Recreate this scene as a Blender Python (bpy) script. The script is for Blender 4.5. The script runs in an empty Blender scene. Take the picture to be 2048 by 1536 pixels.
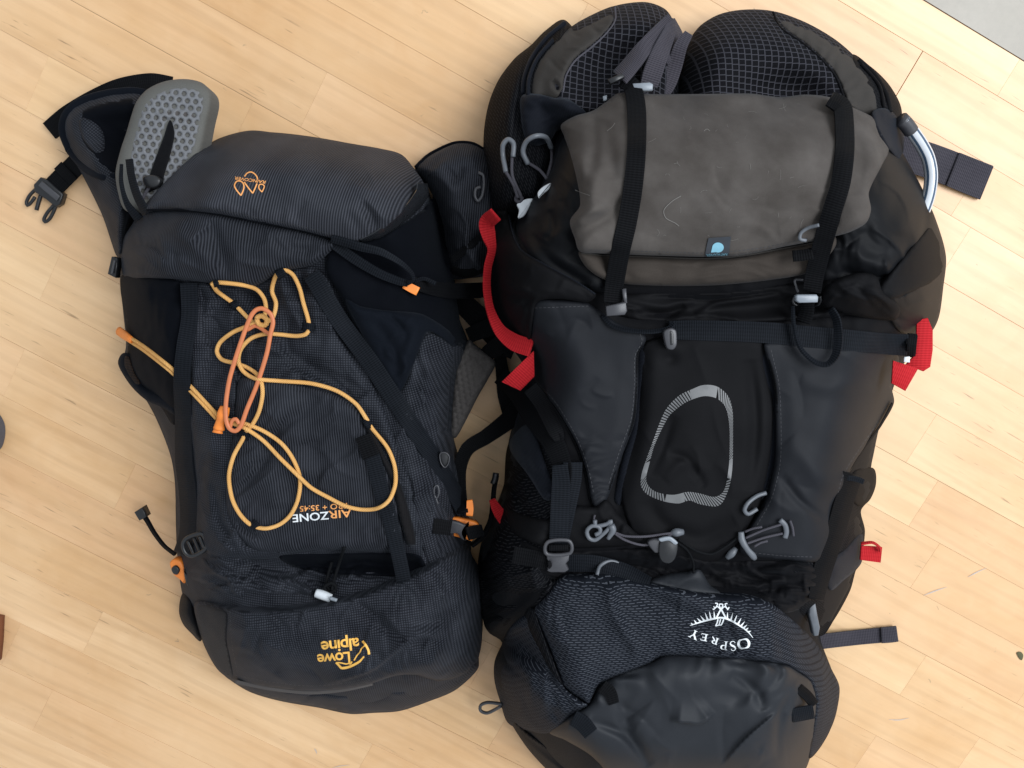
import bpy, bmesh, math, random
import numpy as np
from mathutils import Matrix, Vector
from mathutils.geometry import delaunay_2d_cdt
from mathutils.bvhtree import BVHTree

random.seed(7)
PI = math.pi
scene = bpy.context.scene
COL = scene.collection

# ------------------------------------------------------------------ camera
TILT, DIST, FPX = math.radians(9.0), 0.943, 1546.0
cam_d = bpy.data.cameras.new('camera')
cam = bpy.data.objects.new('camera', cam_d)
COL.objects.link(cam)
cam_d.sensor_width = 36.0
cam_d.lens = FPX / 2048 * 36.0
cam_d.clip_start, cam_d.clip_end = 0.02, 50
cam.location = (0, DIST * math.sin(TILT), DIST * math.cos(TILT))
cam.rotation_euler = (-TILT, 0, 0)
scene.camera = cam

# ------------------------------------------------------------------ light
world = bpy.data.worlds.new('World')
scene.world = world
world.use_nodes = True
bg = world.node_tree.nodes['Background']
bg.inputs[0].default_value = (0.86, 0.93, 1.0, 1)
bg.inputs[1].default_value = 0.73


def area(name, loc, target, sx, sy, power, color):
    d = bpy.data.lights.new(name, 'AREA')
    d.shape, d.size, d.size_y, d.energy, d.color = 'RECTANGLE', sx, sy, power, color
    o = bpy.data.objects.new(name, d)
    o.location = loc
    o.rotation_euler = (Vector(target) - Vector(loc)).to_track_quat('-Z', 'Y').to_euler()
    COL.objects.link(o)
    return o


area('window_light', (1.75, 0.55, 2.4), (0.0, 0.0, 0.0), 1.9, 1.9, 97, (0.92, 0.96, 1.0))
scene.view_settings.view_transform = 'Standard'
scene.view_settings.look = 'None'
scene.view_settings.exposure = 0.0
scene.view_settings.gamma = 1.0
scene.view_settings.use_curve_mapping = False
scene.cycles.use_denoising = True
scene.cycles.max_bounces = 6

# ------------------------------------------------------------------ pixel rays -> places
CA, SA = math.cos(-TILT), math.sin(-TILT)
CAM = np.array([0, DIST * math.sin(TILT), DIST * math.cos(TILT)])


def ray(x, y):
    dx = (np.asarray(x, float) - 1024) / FPX
    dy = -(np.asarray(y, float) - 768) / FPX
    return dx, CA * dy + SA, SA * dy - CA


def at(x, y, z):
    """world points of photo points that lie at the height z (metres)"""
    dx, dy, dz = ray(x, y)
    k = (np.asarray(z, float) - CAM[2]) / dz
    return np.stack([CAM[0] + k * dx, CAM[1] + k * dy, np.broadcast_to(z, np.shape(k)) * np.ones_like(k)], -1)


MM = 0.001
# ------------------------------------------------------------------ height map of what has been laid down so far
HX0, HY0, HS = -120.0, -120.0, 3.0
HW, HH = 770, 630
H = np.zeros((HH, HW))
GX, GY = np.meshgrid(HX0 + HS * np.arange(HW), HY0 + HS * np.arange(HH))


def blur(a, r, n=2):
    for _ in range(n):
        for ax in (0, 1):
            p = np.pad(a, [(r, r) if i == ax else (0, 0) for i in (0, 1)], mode='edge')
            c = np.cumsum(p, axis=ax)
            z = np.zeros_like(np.take(c, [0], axis=ax))
            c = np.concatenate([z, c], axis=ax)
            k = 2 * r + 1
            a = (np.take(c, range(k, c.shape[ax]), axis=ax) - np.take(c, range(0, c.shape[ax] - k), axis=ax)) / k
    return a


def sample(a, x, y):
    fx = np.clip((np.asarray(x, float) - HX0) / HS, 0, HW - 1.001)
    fy = np.clip((np.asarray(y, float) - HY0) / HS, 0, HH - 1.001)
    i, j = fx.astype(int), fy.astype(int)
    u, v = fx - i, fy - j
    return (a[j, i] * (1 - u) * (1 - v) + a[j, i + 1] * u * (1 - v) + a[j + 1, i] * (1 - u) * v + a[j + 1, i + 1] * u * v)


# ------------------------------------------------------------------ 2D tools
def spline(pts, closed=False, step=4.0, tension=0.5):
    """Catmull-Rom through rows of numbers (first two are x, y), resampled"""
    P = np.array(pts, float)
    n = len(P)
    if n == 2:
        L = np.hypot(*(P[1, :2] - P[0, :2]))
        m = max(2, int(L / step) + 1)
        return P[0] + (P[1] - P[0]) * np.linspace(0, 1, m)[:, None]
    out = []
    m = n if closed else n - 1
    for i in range(m):
        p1, p2 = P[i], P[(i + 1) % n]
        p0 = P[i - 1] if (closed or i > 0) else 2 * p1 - p2
        p3 = P[(i + 2) % n] if (closed or i + 2 < n) else 2 * p2 - p1
        k = max(2, int(np.hypot(*(p2[:2] - p1[:2])) / step + 0.5))
        # centripetal-ish damping so long/short neighbours do not overshoot
        l1 = np.hypot(*(p2[:2] - p1[:2])) + 1e-6
        m1 = (p2 - p0) * min(0.5, 0.9 * l1 / (np.hypot(*(p2[:2] - p0[:2])) + 1e-6))
        m2 = (p3 - p1) * min(0.5, 0.9 * l1 / (np.hypot(*(p3[:2] - p1[:2])) + 1e-6))
        t = (np.arange(k) / k)[:, None]
        h1, h2 = 2 * t**3 - 3 * t**2 + 1, -2 * t**3 + 3 * t**2
        h3, h4 = t**3 - 2 * t**2 + t, t**3 - t**2
        out.append(h1 * p1 + h2 * p2 + h3 * m1 + h4 * m2)
    if not closed:
        out.append(P[-1:])
    return np.concatenate(out)


def inside(poly, x, y):
    r = np.zeros(np.shape(x), bool)
    n = len(poly)
    for i in range(n):
        x1, y1 = poly[i]
        x2, y2 = poly[(i + 1) % n]
        if y1 == y2:
            continue
        c = (y1 > y) != (y2 > y)
        r ^= c & (x < (x2 - x1) * (y - y1) / (y2 - y1) + x1)
    return r


def pdist(poly, x, y, closed=True):
    """distance, signed side, and arc position to a polyline"""
    x, y = np.asarray(x, float), np.asarray(y, float)
    best = np.full(x.shape, 1e12)
    side = np.zeros(x.shape)
    arc = np.zeros(x.shape)
    acc = 0.0
    n = len(poly)
    for i in range(n if closed else n - 1):
        ax, ay = poly[i][:2]
        bx, by = poly[(i + 1) % n][:2]
        ex, ey = bx - ax, by - ay
        L2 = ex * ex + ey * ey + 1e-12
        t = np.clip(((x - ax) * ex + (y - ay) * ey) / L2, 0, 1)
        qx, qy = x - (ax + t * ex), y - (ay + t * ey)
        d = qx * qx + qy * qy
        m = d < best
        best = np.where(m, d, best)
        side = np.where(m, np.sign(ex * qy - ey * qx), side)
        L = math.sqrt(L2)
        arc = np.where(m, acc + t * L, arc)
        acc += L
    return np.sqrt(best), side, arc, acc


_rng = np.random.RandomState(3)
_PERM = np.concatenate([_rng.permutation(512)] * 2)
_ANG = _rng.rand(512) * 2 * PI


def noise(x, y, seed=0):
    x = np.asarray(x, float) + seed * 17.31
    y = np.asarray(y, float) + seed * 9.77
    i, j = np.floor(x).astype(int), np.floor(y).astype(int)
    u, v = x - i, y - j
    su, sv = u * u * u * (u * (u * 6 - 15) + 10), v * v * v * (v * (v * 6 - 15) + 10)

    def g(a, b, p, q):
        h = _ANG[_PERM[(_PERM[a & 511] + b) & 511]]
        return np.cos(h) * p + np.sin(h) * q
    n0 = g(i, j, u, v) * (1 - su) + g(i + 1, j, u - 1, v) * su
    n1 = g(i, j + 1, u, v - 1) * (1 - su) + g(i + 1, j + 1, u - 1, v - 1) * su
    return (n0 * (1 - sv) + n1 * sv) * 1.5


# ------------------------------------------------------------------ relief features (millimetres over photo points)
def F_folds(ang, L, W, amp, seed=0, sharp=1.6):
    """drawn-out folds running along ang (degrees, photo axes)"""
    c, s = math.cos(math.radians(ang)), math.sin(math.radians(ang))

    def f(x, y):
        a, b = x * c + y * s, -x * s + y * c
        b = b + W * 0.9 * noise(x / (L * 0.7), y / (L * 0.7), seed + 5)
        n = noise(a / L, b / W, seed)
        n = n + 0.35 * noise(a / L * 1.9, b / W * 1.8, seed + 23)
        r = np.sqrt(n * n + 0.004) * 1.5
        m = np.clip(noise(x / (L * 1.3), y / (L * 1.3), seed + 11) * 1.4 + 0.45, 0.05, 1)
        return amp * 0.55 * r * m
    return f


def F_lumps(L, amp, seed=0):
    return lambda x, y: amp * (noise(x / L, y / L, seed) + 0.45 * noise(x / L * 2.1, y / L * 2.1, seed + 3))


def F_line(pts, w, h, taper=True, sharp=False):
    """ridge (h>0) or crease (h<0) along a line"""
    P = spline(pts, False, 8)[:, :2]

    def f(x, y):
        d, s, a, T = pdist(P, x, y, False)
        e = np.exp(-np.abs(d) / w) if sharp else np.exp(-(d / w) ** 2)
        if taper:
            e = e * np.clip(np.sin(np.clip(a / T, 0.0, 1.0) * PI), 0, 1) ** 0.5
        return h * e
    return f


def F_step(pts, w, h, right=True):
    """a fold lying over itself: sharp drop on one side of the line, soft on the other"""
    P = spline(pts, False, 8)[:, :2]

    def f(x, y):
        d, s, a, T = pdist(P, x, y, False)
        sd = d * s * (1 if right else -1)
        e = np.where(sd > 0, np.exp(-sd / w), np.exp(-(sd / 3.0) ** 2))
        e = e * np.clip(np.sin(np.clip(a / T, 0, 1) * PI) * 1.8, 0, 1)
        return h * e
    return f


def F_gather(pts, lam, amp, reach, seed=0):
    P = spline(pts, False, 8)[:, :2]

    def f(x, y):
        d, s, a, T = pdist(P, x, y, False)
        ph = a / lam + 0.9 * noise(a / lam * 0.4, d / reach * 0.6, seed)
        return amp * np.sin(2 * PI * ph) * np.exp(-(d / reach)) * (0.55 + 0.9 * noise(a / lam * 0.35, 0 * a + 3.3, seed + 2))
    return f


def F_bump(cx, cy, rx, ry, h, ang=0.0):
    c, s = math.cos(math.radians(ang)), math.sin(math.radians(ang))

    def f(x, y):
        a, b = (x - cx) * c + (y - cy) * s, -(x - cx) * s + (y - cy) * c
        return h * np.exp(-(a / rx) ** 2 - (b / ry) ** 2)
    return f


def F_creases(outline, n, ang, spread, L, w, h, seed):
    """n random sharp folds (cusped ridges and valleys, steeper on one side) scattered over an outline"""
    rg = random.Random(seed)
    w, h = w * 0.72, h * (2.1 if seed < 30 else 1.1)
    B = np.array([p[:2] for p in outline], float)
    lo, hi = B.min(0), B.max(0)
    items = []
    guard = 0
    while len(items) < n and guard < n * 20:
        guard += 1
        c = np.array([rg.uniform(lo[0], hi[0]), rg.uniform(lo[1], hi[1])])
        if not inside(B, c[:1], c[1:])[0]:
            continue
        a = math.radians(ang + rg.gauss(0, spread))
        l = L * rg.uniform(0.4, 1.25)
        b = rg.uniform(-0.5, 0.5)
        pts = []
        for t in np.linspace(-0.5, 0.5, 6):
            aa = a + b * t * 1.6
            pts.append(c + t * l * np.array([math.cos(aa), math.sin(aa)]))
        ww = w * rg.uniform(0.5, 1.5)
        k = rg.uniform(0.3, 1.0)
        items.append((np.array(pts), ww * k, ww * (1.7 - k), h * rg.uniform(0.35, 1.0) * rg.choice((1, 1, -1)), l))

    def f(x, y):
        z = np.zeros(np.shape(x))
        for P, w1, w2, hh, l in items:
            m4 = 4 * max(w1, w2)
            m = (x > P[:, 0].min() - m4) & (x < P[:, 0].max() + m4) & (y > P[:, 1].min() - m4) & (y < P[:, 1].max() + m4)
            if not m.any():
                continue
            d, s, t, T = pdist(P, x[m], y[m], False)
            wd = np.where(s > 0, w1, w2)
            q = np.sqrt(d * d + 1.6) - 1.2
            z[m] += hh * np.exp(-q / wd) * np.clip(np.sin(np.clip(t / T, 0, 1) * PI), 0, 1) ** 0.7
        return z
    return f


# ------------------------------------------------------------------ objects
def finish(name, me, mat, parent=None, smooth=True):
    o = bpy.data.objects.new(name, me)
    COL.objects.link(o)
    if mat:
        me.materials.append(mat)
    if smooth:
        me.polygons.foreach_set('use_smooth', [True] * len(me.polygons))
    if parent:
        o.parent = parent
        if parent.type == 'EMPTY':
            o.matrix_parent_inverse = Matrix.Translation(-parent.location)
    return o


def mesh_from(name, verts, faces, uvs=None):
    me = bpy.data.meshes.new(name)
    me.from_pydata([tuple(map(float, v)) for v in verts], [], [tuple(map(int, f)) for f in faces])
    if uvs is not None:
        lay = me.uv_layers.new(name='UVMap')
        li = np.empty(len(me.loops), int)
        me.loops.foreach_get('vertex_index', li)
        lay.data.foreach_set('uv', np.asarray(uvs, float)[li].ravel())
    me.update()
    return me


TOPS = {}


def panel(name, outline, mat, parent, off=0.0, puff=(0, 20), feats=(), base=None, step=5.0, skirt=8.0, tuck=5.0,
          ua=0.0, bl=4, raw=False, edge=None, reg=True, wob=0.0, floor=False, cre=()):
    """a piece of cloth over the outline: follows what lies below, puffed up inside, rolled edge, turned-down rim"""
    global H
    feats = list(feats) + [F_creases(outline, *c) for c in cre]
    B = spline(outline, True, step) if not raw else np.array(outline, float)
    if wob:
        tt = np.arange(len(B)) * step
        B = B + wob * np.stack([noise(tt / 40, tt * 0 + 1, 4), noise(tt / 40, tt * 0 + 5, 9)], 1)
    B = B[:, :2]
    xs, ys = np.arange(B[:, 0].min(), B[:, 0].max(), step), np.arange(B[:, 1].min(), B[:, 1].max(), step * 0.9)
    X, Y = np.meshgrid(xs, ys)
    X = X + (np.arange(len(ys))[:, None] % 2) * step * 0.5
    X, Y = X.ravel(), Y.ravel()
    m = inside(B, X, Y)
    X, Y = X[m], Y[m]
    d, _, _, _ = pdist(B, X, Y)
    k = d > step * 0.62
    X, Y, d = X[k], Y[k], d[k]
    nb = len(B)
    PX, PY = np.concatenate([B[:, 0], X]), np.concatenate([B[:, 1], Y])
    D = np.concatenate([np.zeros(nb), d])
    res = delaunay_2d_cdt([Vector((a, b)) for a, b in zip(PX, PY)], [(i, (i + 1) % nb) for i in range(nb)], [], 1, 1e-4)
    V2 = np.array([tuple(v) for v in res[0]])
    faces = [tuple(reversed(f)) for f in res[2]]
    orig = res[3]
    dd = np.array([D[o[0]] if o else 0.0 for o in orig])
    Hb = blur(H, bl) if bl else H
    zfun = base if base is not None else (lambda x, y: sample(Hb, x, y))

    def z_of(x, y, d):
        q = np.clip(d / puff[1], 0, 1)
        pr = np.sqrt(np.clip(1 - (1 - q) ** 2, 0, 1))
        z = zfun(x, y) + off * MM + puff[0] * MM * pr
        fade = np.clip(d / 10.0, 0.25, 1)
        for f in feats:
            z = z + f(x, y) * MM * fade
        if edge is not None:
            z = edge + (z - edge) * np.clip(pr + 0.0, 0, 1)
        return np.maximum(z, 0.0015)
    Z = z_of(V2[:, 0], V2[:, 1], dd)
    W = at(V2[:, 0], V2[:, 1], Z)
    nv = len(W)
    # rim: directed boundary edges
    cnt = {}
    for f in faces:
        for a, b in zip(f, f[1:] + f[:1]):
            cnt[(a, b)] = 1
    rim = [(a, b) for (a, b) in cnt if (b, a) not in cnt]
    rv = {}
    inn = {}
    for a, b in rim:
        e = V2[b] - V2[a]
        nrm = np.array([e[1], -e[0]]) / (np.hypot(*e) + 1e-9)
        for q in (a, b):
            inn[q] = inn.get(q, np.zeros(2)) + nrm
    c0 = V2.mean(0)
    a0, b0 = rim[0]
    mid = (V2[a0] + V2[b0]) / 2
    e = V2[b0] - V2[a0]
    nn = np.array([e[1], -e[0]])
    sgn = 1 if inside(B, np.array([mid[0] + nn[0] * 0.2]), np.array([mid[1] + nn[1] * 0.2]))[0] else -1
    ex = []
    for q, v in inn.items():
        v = sgn * v / (np.hypot(*v) + 1e-9)
        p = V2[q] + v * tuck
        zl = 0.0012 if floor else max(Z[q] - skirt * MM, 0.0008)
        w = at(p[0], p[1], Z[q])
        rv[q] = nv + len(ex)
        ex.append((w[0], w[1], zl))
    faces2 = list(faces) + [(b, a, rv[a], rv[b]) for a, b in rim]
    allv = np.concatenate([W, np.array(ex)]) if ex else W
    c, s = math.cos(math.radians(ua)), math.sin(math.radians(ua))
    UV = np.stack([allv[:, 0] * c - allv[:, 1] * s, allv[:, 0] * s + allv[:, 1] * c], 1)
    me = mesh_from(name, allv, faces2, UV)
    o = finish(name, me, mat, parent)
    TOPS[o.name] = (W, faces)
    if reg:
        x0, x1 = B[:, 0].min(), B[:, 0].max()
        y0, y1 = B[:, 1].min(), B[:, 1].max()
        i0, i1 = max(0, int((x0 - HX0) / HS)), min(HW, int((x1 - HX0) / HS) + 2)
        j0, j1 = max(0, int((y0 - HY0) / HS)), min(HH, int((y1 - HY0) / HS) + 2)
        gx, gy = GX[j0:j1, i0:i1], GY[j0:j1, i0:i1]
        mm = inside(B, gx, gy)
        ax, ay = gx[mm], gy[mm]
        dg, _, _, _ = pdist(B, ax, ay)
        sub = H[j0:j1, i0:i1].copy()
        sub[mm] = np.maximum(sub[mm], z_of(ax, ay, dg))
        H = H.copy()
        H[j0:j1, i0:i1] = sub
    return o


def tighten(z, k=6, n=8, pull=0.8):
    for _ in range(n):
        zz = np.pad(z, k, mode='edge')
        z = np.maximum(z, pull * 0.5 * (zz[:-2 * k] + zz[2 * k:]) + (1 - pull) * z)
    return z


def smooth1(z, k=3, n=2):
    for _ in range(n):
        zz = np.pad(z, k, mode='edge')
        z = np.convolve(zz, np.ones(2 * k + 1) / (2 * k + 1), 'valid')
    return z


def ribbon(name, pts, w, mat, parent, off=1.5, th=1.6, lift=None, roll=None, tight=True, closed=False, reg=False, zabs=None,
           step=4.0, conform=0.75):
    """flat webbing along pts; w one width or one per point (px); lift mm and roll degrees per point"""
    n = len(pts)
    A = np.zeros((n, 6))
    A[:, :2] = np.array([p[:2] for p in pts], float)
    A[:, 2] = w
    A[:, 3] = 0 if lift is None else lift
    A[:, 4] = 0 if roll is None else roll
    A[:, 5] = 0 if zabs is None else zabs
    S = spline(A, closed, step)
    x, y, ww = S[:, 0], S[:, 1], S[:, 2]
    if closed:
        T = np.roll(S[:, :2], -1, 0) - np.roll(S[:, :2], 1, 0)
    else:
        T = np.gradient(S[:, :2], axis=0)
    T /= np.linalg.norm(T, axis=1)[:, None] + 1e-9
    Nx, Ny = -T[:, 1], T[:, 0]
    Hs = blur(H, 1, 1)
    zs = []
    for kx in (-0.45, 0, 0.45):
        z = sample(Hs, x + Nx * ww * kx, y + Ny * ww * kx)
        if zabs is not None:
            z = S[:, 5] * MM
        elif tight and not closed:
            z = smooth1(tighten(z), 2, 2)
        zs.append(z)
    zc = np.maximum(zs[1], (zs[0] + zs[2]) / 2) if zabs is None else zs[1]
    zl = zc + conform * (zs[0] - zc)
    zr = zc + conform * (zs[2] - zc)
    mx = np.maximum(np.maximum(zl, zr) * 0.5 + zc * 0.5, zc)
    add = (off + S[:, 3]) * MM
    zc, zl, zr = mx + add, zl + add, zr + add
    pxm = (CAM[2] - zc) / FPX      # metres per px near here
    ro = np.radians(S[:, 4])
    cr, sr = np.cos(ro), np.sin(ro)
    rows = []
    for kx, zz in ((-0.5, zl), (0, zc), (0.5, zr)):
        z2 = zc + (zz - zc) * np.abs(cr) + kx * ww * pxm * sr
        rows.append(at(x + Nx * ww * kx * cr, y + Ny * ww * kx * cr, np.maximum(z2, 0.0012)))
    rows = np.array(rows)                       # 3 x m x 3
    m = rows.shape[1]
    tang = np.gradient(rows[1], axis=0)
    tang /= np.linalg.norm(tang, axis=1)[:, None] + 1e-12
    lat = rows[2] - rows[0]
    lat /= np.linalg.norm(lat, axis=1)[:, None] + 1e-12
    nor = np.cross(lat, tang)
    flip = np.where(nor[:, 2:3] < 0, -1.0, 1.0) if roll is None else np.where((nor[len(nor) // 2, 2]) < 0, -1.0, 1.0)
    nor = nor * flip
    low = rows - nor[None] * th * MM
    ring = np.concatenate([rows, low[::-1]], 0)        # 6 x m
    verts = ring.transpose(1, 0, 2).reshape(-1, 3)
    seg = np.concatenate([[0], np.cumsum(np.linalg.norm(np.diff(rows[1], axis=0), axis=1))])
    wid = np.linalg.norm(rows[2] - rows[0], axis=1)
    uv = []
    for i in range(m):
        for kk in (0, 0.5, 1, 1, 0.5, 0):
            uv.append((seg[i], kk * wid[i]))
    faces = []
    mm = m if closed else m - 1
    for i in range(mm):
        a, b = i * 6, ((i + 1) % m) * 6
        for q in range(6):
            faces.append((a + q, a + (q + 1) % 6, b + (q + 1) % 6, b + q))
    if not closed:
        faces.append(tuple(range(6)))
        faces.append(tuple((m - 1) * 6 + q for q in reversed(range(6))))
    me = mesh_from(name, verts, faces, uv)
    bm = bmesh.new()
    bm.from_mesh(me)
    bmesh.ops.recalc_face_normals(bm, faces=bm.faces)
    bm.to_mesh(me)
    bm.free()
    o = finish(name, me, mat, parent)
    for e_i in me.edges:
        pass
    md = me.attributes.new('sharp_edge', 'BOOLEAN', 'EDGE')
    ev = np.empty(len(me.edges) * 2, int)
    me.edges.foreach_get('vertices', ev)
    ev = ev.reshape(-1, 2)
    c6 = ev % 6
    sh = (ev[:, 0] // 6 != ev[:, 1] // 6) & np.isin(c6[:, 0], (0, 2, 3, 5))
    md.data.foreach_set('value', sh)
    if reg:
        stamp(np.stack([x, y], 1), zc, ww * 0.5)
    return o


def stamp(P, z, r):
    global H
    H = H.copy()
    for (px, py), zz, rr in zip(P, z, np.broadcast_to(r, len(P))):
        i0, i1 = int((px - rr - HX0) / HS), int((px + rr - HX0) / HS) + 2
        j0, j1 = int((py - rr - HY0) / HS), int((py + rr - HY0) / HS) + 2
        if i0 < 0 or j0 < 0 or i1 >= HW or j1 >= HH:
            continue
        gx, gy = GX[j0:j1, i0:i1], GY[j0:j1, i0:i1]
        m = (gx - px) ** 2 + (gy - py) ** 2 < rr * rr
        s = H[j0:j1, i0:i1]
        s[m] = np.maximum(s[m], zz)


def cord(name, pts, r, mat, parent, off=0.3, lift=None, closed=False, sides=10, tight=True, zabs=None, reg=False, step=3.5,
         flat=1.0, caps=True, rs=None, vs=None):
    """round cord along pts, r = half width in px"""
    n = len(pts)
    A = np.zeros((n, 5))
    A[:, :2] = np.array([p[:2] for p in pts], float)
    A[:, 2] = 0 if lift is None else lift
    A[:, 3] = 0 if zabs is None else zabs
    A[:, 4] = r if rs is None else rs
    S = spline(A, closed, step)
    x, y = S[:, 0], S[:, 1]
    z = sample(H, x, y)
    if zabs is not None:
        z = S[:, 3] * MM
    elif tight:
        z = smooth1(tighten(z, 3, 4, 0.9), 2, 2) if not closed else z
    else:
        z = smooth1(z, 2, 1)
    if closed and zabs is None:
        z = np.full_like(z, z.max() * 0.6 + z.mean() * 0.4)
    pxm = (CAM[2] - z) / FPX
    rad = S[:, 4] * pxm
    z = z + rad * flat + (off + S[:, 2]) * MM
    C = at(x, y, z)
    if closed:
        T = np.roll(C, -1, 0) - np.roll(C, 1, 0)
    else:
        T = np.gradient(C, axis=0)
    T /= np.linalg.norm(T, axis=1)[:, None] + 1e-12
    up = np.array([0, 0, 1.0])
    L = np.cross(T, up)
    L /= np.linalg.norm(L, axis=1)[:, None] + 1e-9
    U = np.cross(L, T)
    m = len(C)
    a = np.arange(sides) / sides * 2 * PI
    V = C[:, None] + rad[:, None, None] * (np.cos(a)[None, :, None] * L[:, None] + flat * np.sin(a)[None, :, None] * U[:, None])
    seg = np.concatenate([[0], np.cumsum(np.linalg.norm(np.diff(C, axis=0), axis=1))])
    uv = np.stack([np.repeat(seg, sides), np.tile(a / (2 * PI), m) * (2 * PI * float(rad.mean()) if vs is None else vs)], 1)
    faces = []
    for i in range(m if closed else m - 1):
        j = (i + 1) % m
        for q in range(sides):
            w = (q + 1) % sides
            faces.append((i * sides + q, j * sides + q, j * sides + w, i * sides + w))
    if not closed and caps:
        faces.append(tuple(reversed(range(sides))))
        faces.append(tuple((m - 1) * sides + q for q in range(sides)))
    me = mesh_from(name, V.reshape(-1, 3), faces, uv)
    bm = bmesh.new()
    bm.from_mesh(me)
    bmesh.ops.recalc_face_normals(bm, faces=bm.faces)
    bm.to_mesh(me)
    bm.free()
    o = finish(name, me, mat, parent)
    if reg:
        stamp(np.stack([x, y], 1), z + rad * flat, S[:, 4])
    return o


def plate(name, pts, mat, parent, off=1.0, th=4.0, bev=1.5, smooth=True, zref=None, tilt=(0, 0), reg=False, dome=0.0, ua=0.0):
    """moulded plastic piece: outline extruded to th mm with a rounded upper edge"""
    B = (spline(pts, True, 2.5) if smooth else np.array(pts, float))[:, :2]
    c = B.mean(0)
    zb = (float(np.max(sample(H, B[:, 0], B[:, 1])) * 0.5 + sample(H, c[0], c[1]) * 0.5) if zref is None else zref * MM) + off * MM
    a = 0.5 * np.sum(B[:, 0] * np.roll(B[:, 1], -1) - np.roll(B[:, 0], -1) * B[:, 1])
    if a < 0:
        B = B[::-1]
    T = np.roll(B, -1, 0) - np.roll(B, 1, 0)
    T /= np.linalg.norm(T, axis=1)[:, None] + 1e-9
    IN = np.stack([-T[:, 1], T[:, 0]], 1)
    bm = bmesh.new()
    rings = []
    for k, (ins, hz) in enumerate(((0, 0), (0, th - bev * 0.6), (bev * 0.35, th - bev * 0.18), (bev, th))):
        P = B + IN * ins
        z = zb + hz * MM + ((P - c) @ np.array(tilt)) * MM
        ztop = zb + th * MM
        w = at(P[:, 0], P[:, 1], ztop)
        rings.append([bm.verts.new((w[i, 0], w[i, 1], max(z[i], 0.001))) for i in range(len(P))])
    n = len(B)
    for r0, r1 in zip(rings, rings[1:]):
        for i in range(n):
            bm.faces.new((r0[i], r0[(i + 1) % n], r1[(i + 1) % n], r1[i]))
    if dome:
        w = at(c[0], c[1], zb + th * MM)
        cv = bm.verts.new((w[0], w[1], zb + (th + dome) * MM))
        for i in range(n):
            bm.faces.new((rings[-1][i], rings[-1][(i + 1) % n], cv))
    else:
        bm.faces.new(rings[-1])
    bm.faces.new(list(reversed(rings[0])))
    bmesh.ops.recalc_face_normals(bm, faces=bm.faces)
    ul = bm.loops.layers.uv.new('UVMap')
    cu, su = math.cos(math.radians(ua)), math.sin(math.radians(ua))
    for f in bm.faces:
        for lp in f.loops:
            p = lp.vert.co
            lp[ul].uv = (p.x * cu - p.y * su, p.x * su + p.y * cu)
    me = bpy.data.meshes.new(name)
    bm.to_mesh(me)
    bm.free()
    o = finish(name, me, mat, parent)
    if reg:
        stamp(B, np.full(len(B), zb + th * MM), 6)
    return o


def empty(name, px, py, label, cat):
    o = bpy.data.objects.new(name, None)
    w = at(px, py, 0.0)
    o.location = (float(w[0]), float(w[1]), 0)
    o.empty_display_size = 0.05
    COL.objects.link(o)
    o['label'], o['category'] = label, cat
    return o


# flat prints: polygons in photo points are laid on the cloth right below them
def bvh_of(names):
    V, Fc = [], []
    n = 0
    for nm in names:
        W, f = TOPS[nm]
        V += [tuple(v) for v in W]
        Fc += [tuple(i + n for i in q) for q in f]
        n += len(W)
    return BVHTree.FromPolygons(V, Fc)


def lay(name, verts2, faces, targets, mat, parent, lift=0.5, maxe=4.0):
    bm = bmesh.new()
    vs = [bm.verts.new((v[0], v[1], 0)) for v in verts2]
    for f in faces:
        try:
            bm.faces.new([vs[i] for i in f])
        except ValueError:
            pass
    bmesh.ops.triangulate(bm, faces=bm.faces)
    for _ in range(4):
        es = [e for e in bm.edges if e.calc_length() > maxe]
        if not es:
            break
        bmesh.ops.subdivide_edges(bm, edges=es, cuts=1)
        bmesh.ops.triangulate(bm, faces=bm.faces)
    tree = bvh_of(targets)
    o3 = Vector(CAM)
    for v in bm.verts:
        dx, dy, dz = ray(v.co.x, v.co.y)
        d = Vector((float(dx), float(dy), float(dz))).normalized()
        hit = tree.ray_cast(o3, d)
        if hit[0] is None:
            z = float(sample(H, v.co.x, v.co.y))
            w = at(v.co.x, v.co.y, z + lift * MM)
            v.co = w
        else:
            v.co = hit[0] - d * lift * MM
    for f in bm.faces:
        f.normal_update()
        if f.normal.z < 0:
            f.normal_flip()
    me = bpy.data.meshes.new(name)
    bm.to_mesh(me)
    bm.free()
    return finish(name, me, mat, parent)


def strokes(lst):
    """list of (points, width) -> verts, faces"""
    V, Fc = [], []
    for pts, w in lst:
        P = spline(pts, False, 2.0) if len(pts) > 2 else np.array(pts, float)
        wv = np.full(len(P), w) if np.isscalar(w) else np.interp(np.linspace(0, 1, len(P)), np.linspace(0, 1, len(w)), w)
        T = np.gradient(P[:, :2], axis=0)
        T /= np.linalg.norm(T, axis=1)[:, None] + 1e-9
        Nn = np.stack([-T[:, 1], T[:, 0]], 1)
        n = len(V)
        for p, q, ww in zip(P, Nn, wv):
            V += [tuple(p[:2] - q * ww / 2), tuple(p[:2] + q * ww / 2)]
        for i in range(len(P) - 1):
            Fc.append((n + 2 * i, n + 2 * i + 1, n + 2 * i + 3, n + 2 * i + 2))
    return V, Fc


def stitches(pts, dash=5.0, gap=3.5, w=1.2):
    """short dashes of thread along a line"""
    P = spline(pts, False, 1.0)[:, :2]
    s = np.concatenate([[0], np.cumsum(np.hypot(*np.diff(P, axis=0).T))])
    out = []
    t = 0.0
    while t + dash < s[-1]:
        out.append(([(np.interp(q, s, P[:, 0]), np.interp(q, s, P[:, 1])) for q in (t, t + dash)], w))
        t += dash + gap
    return out


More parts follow.
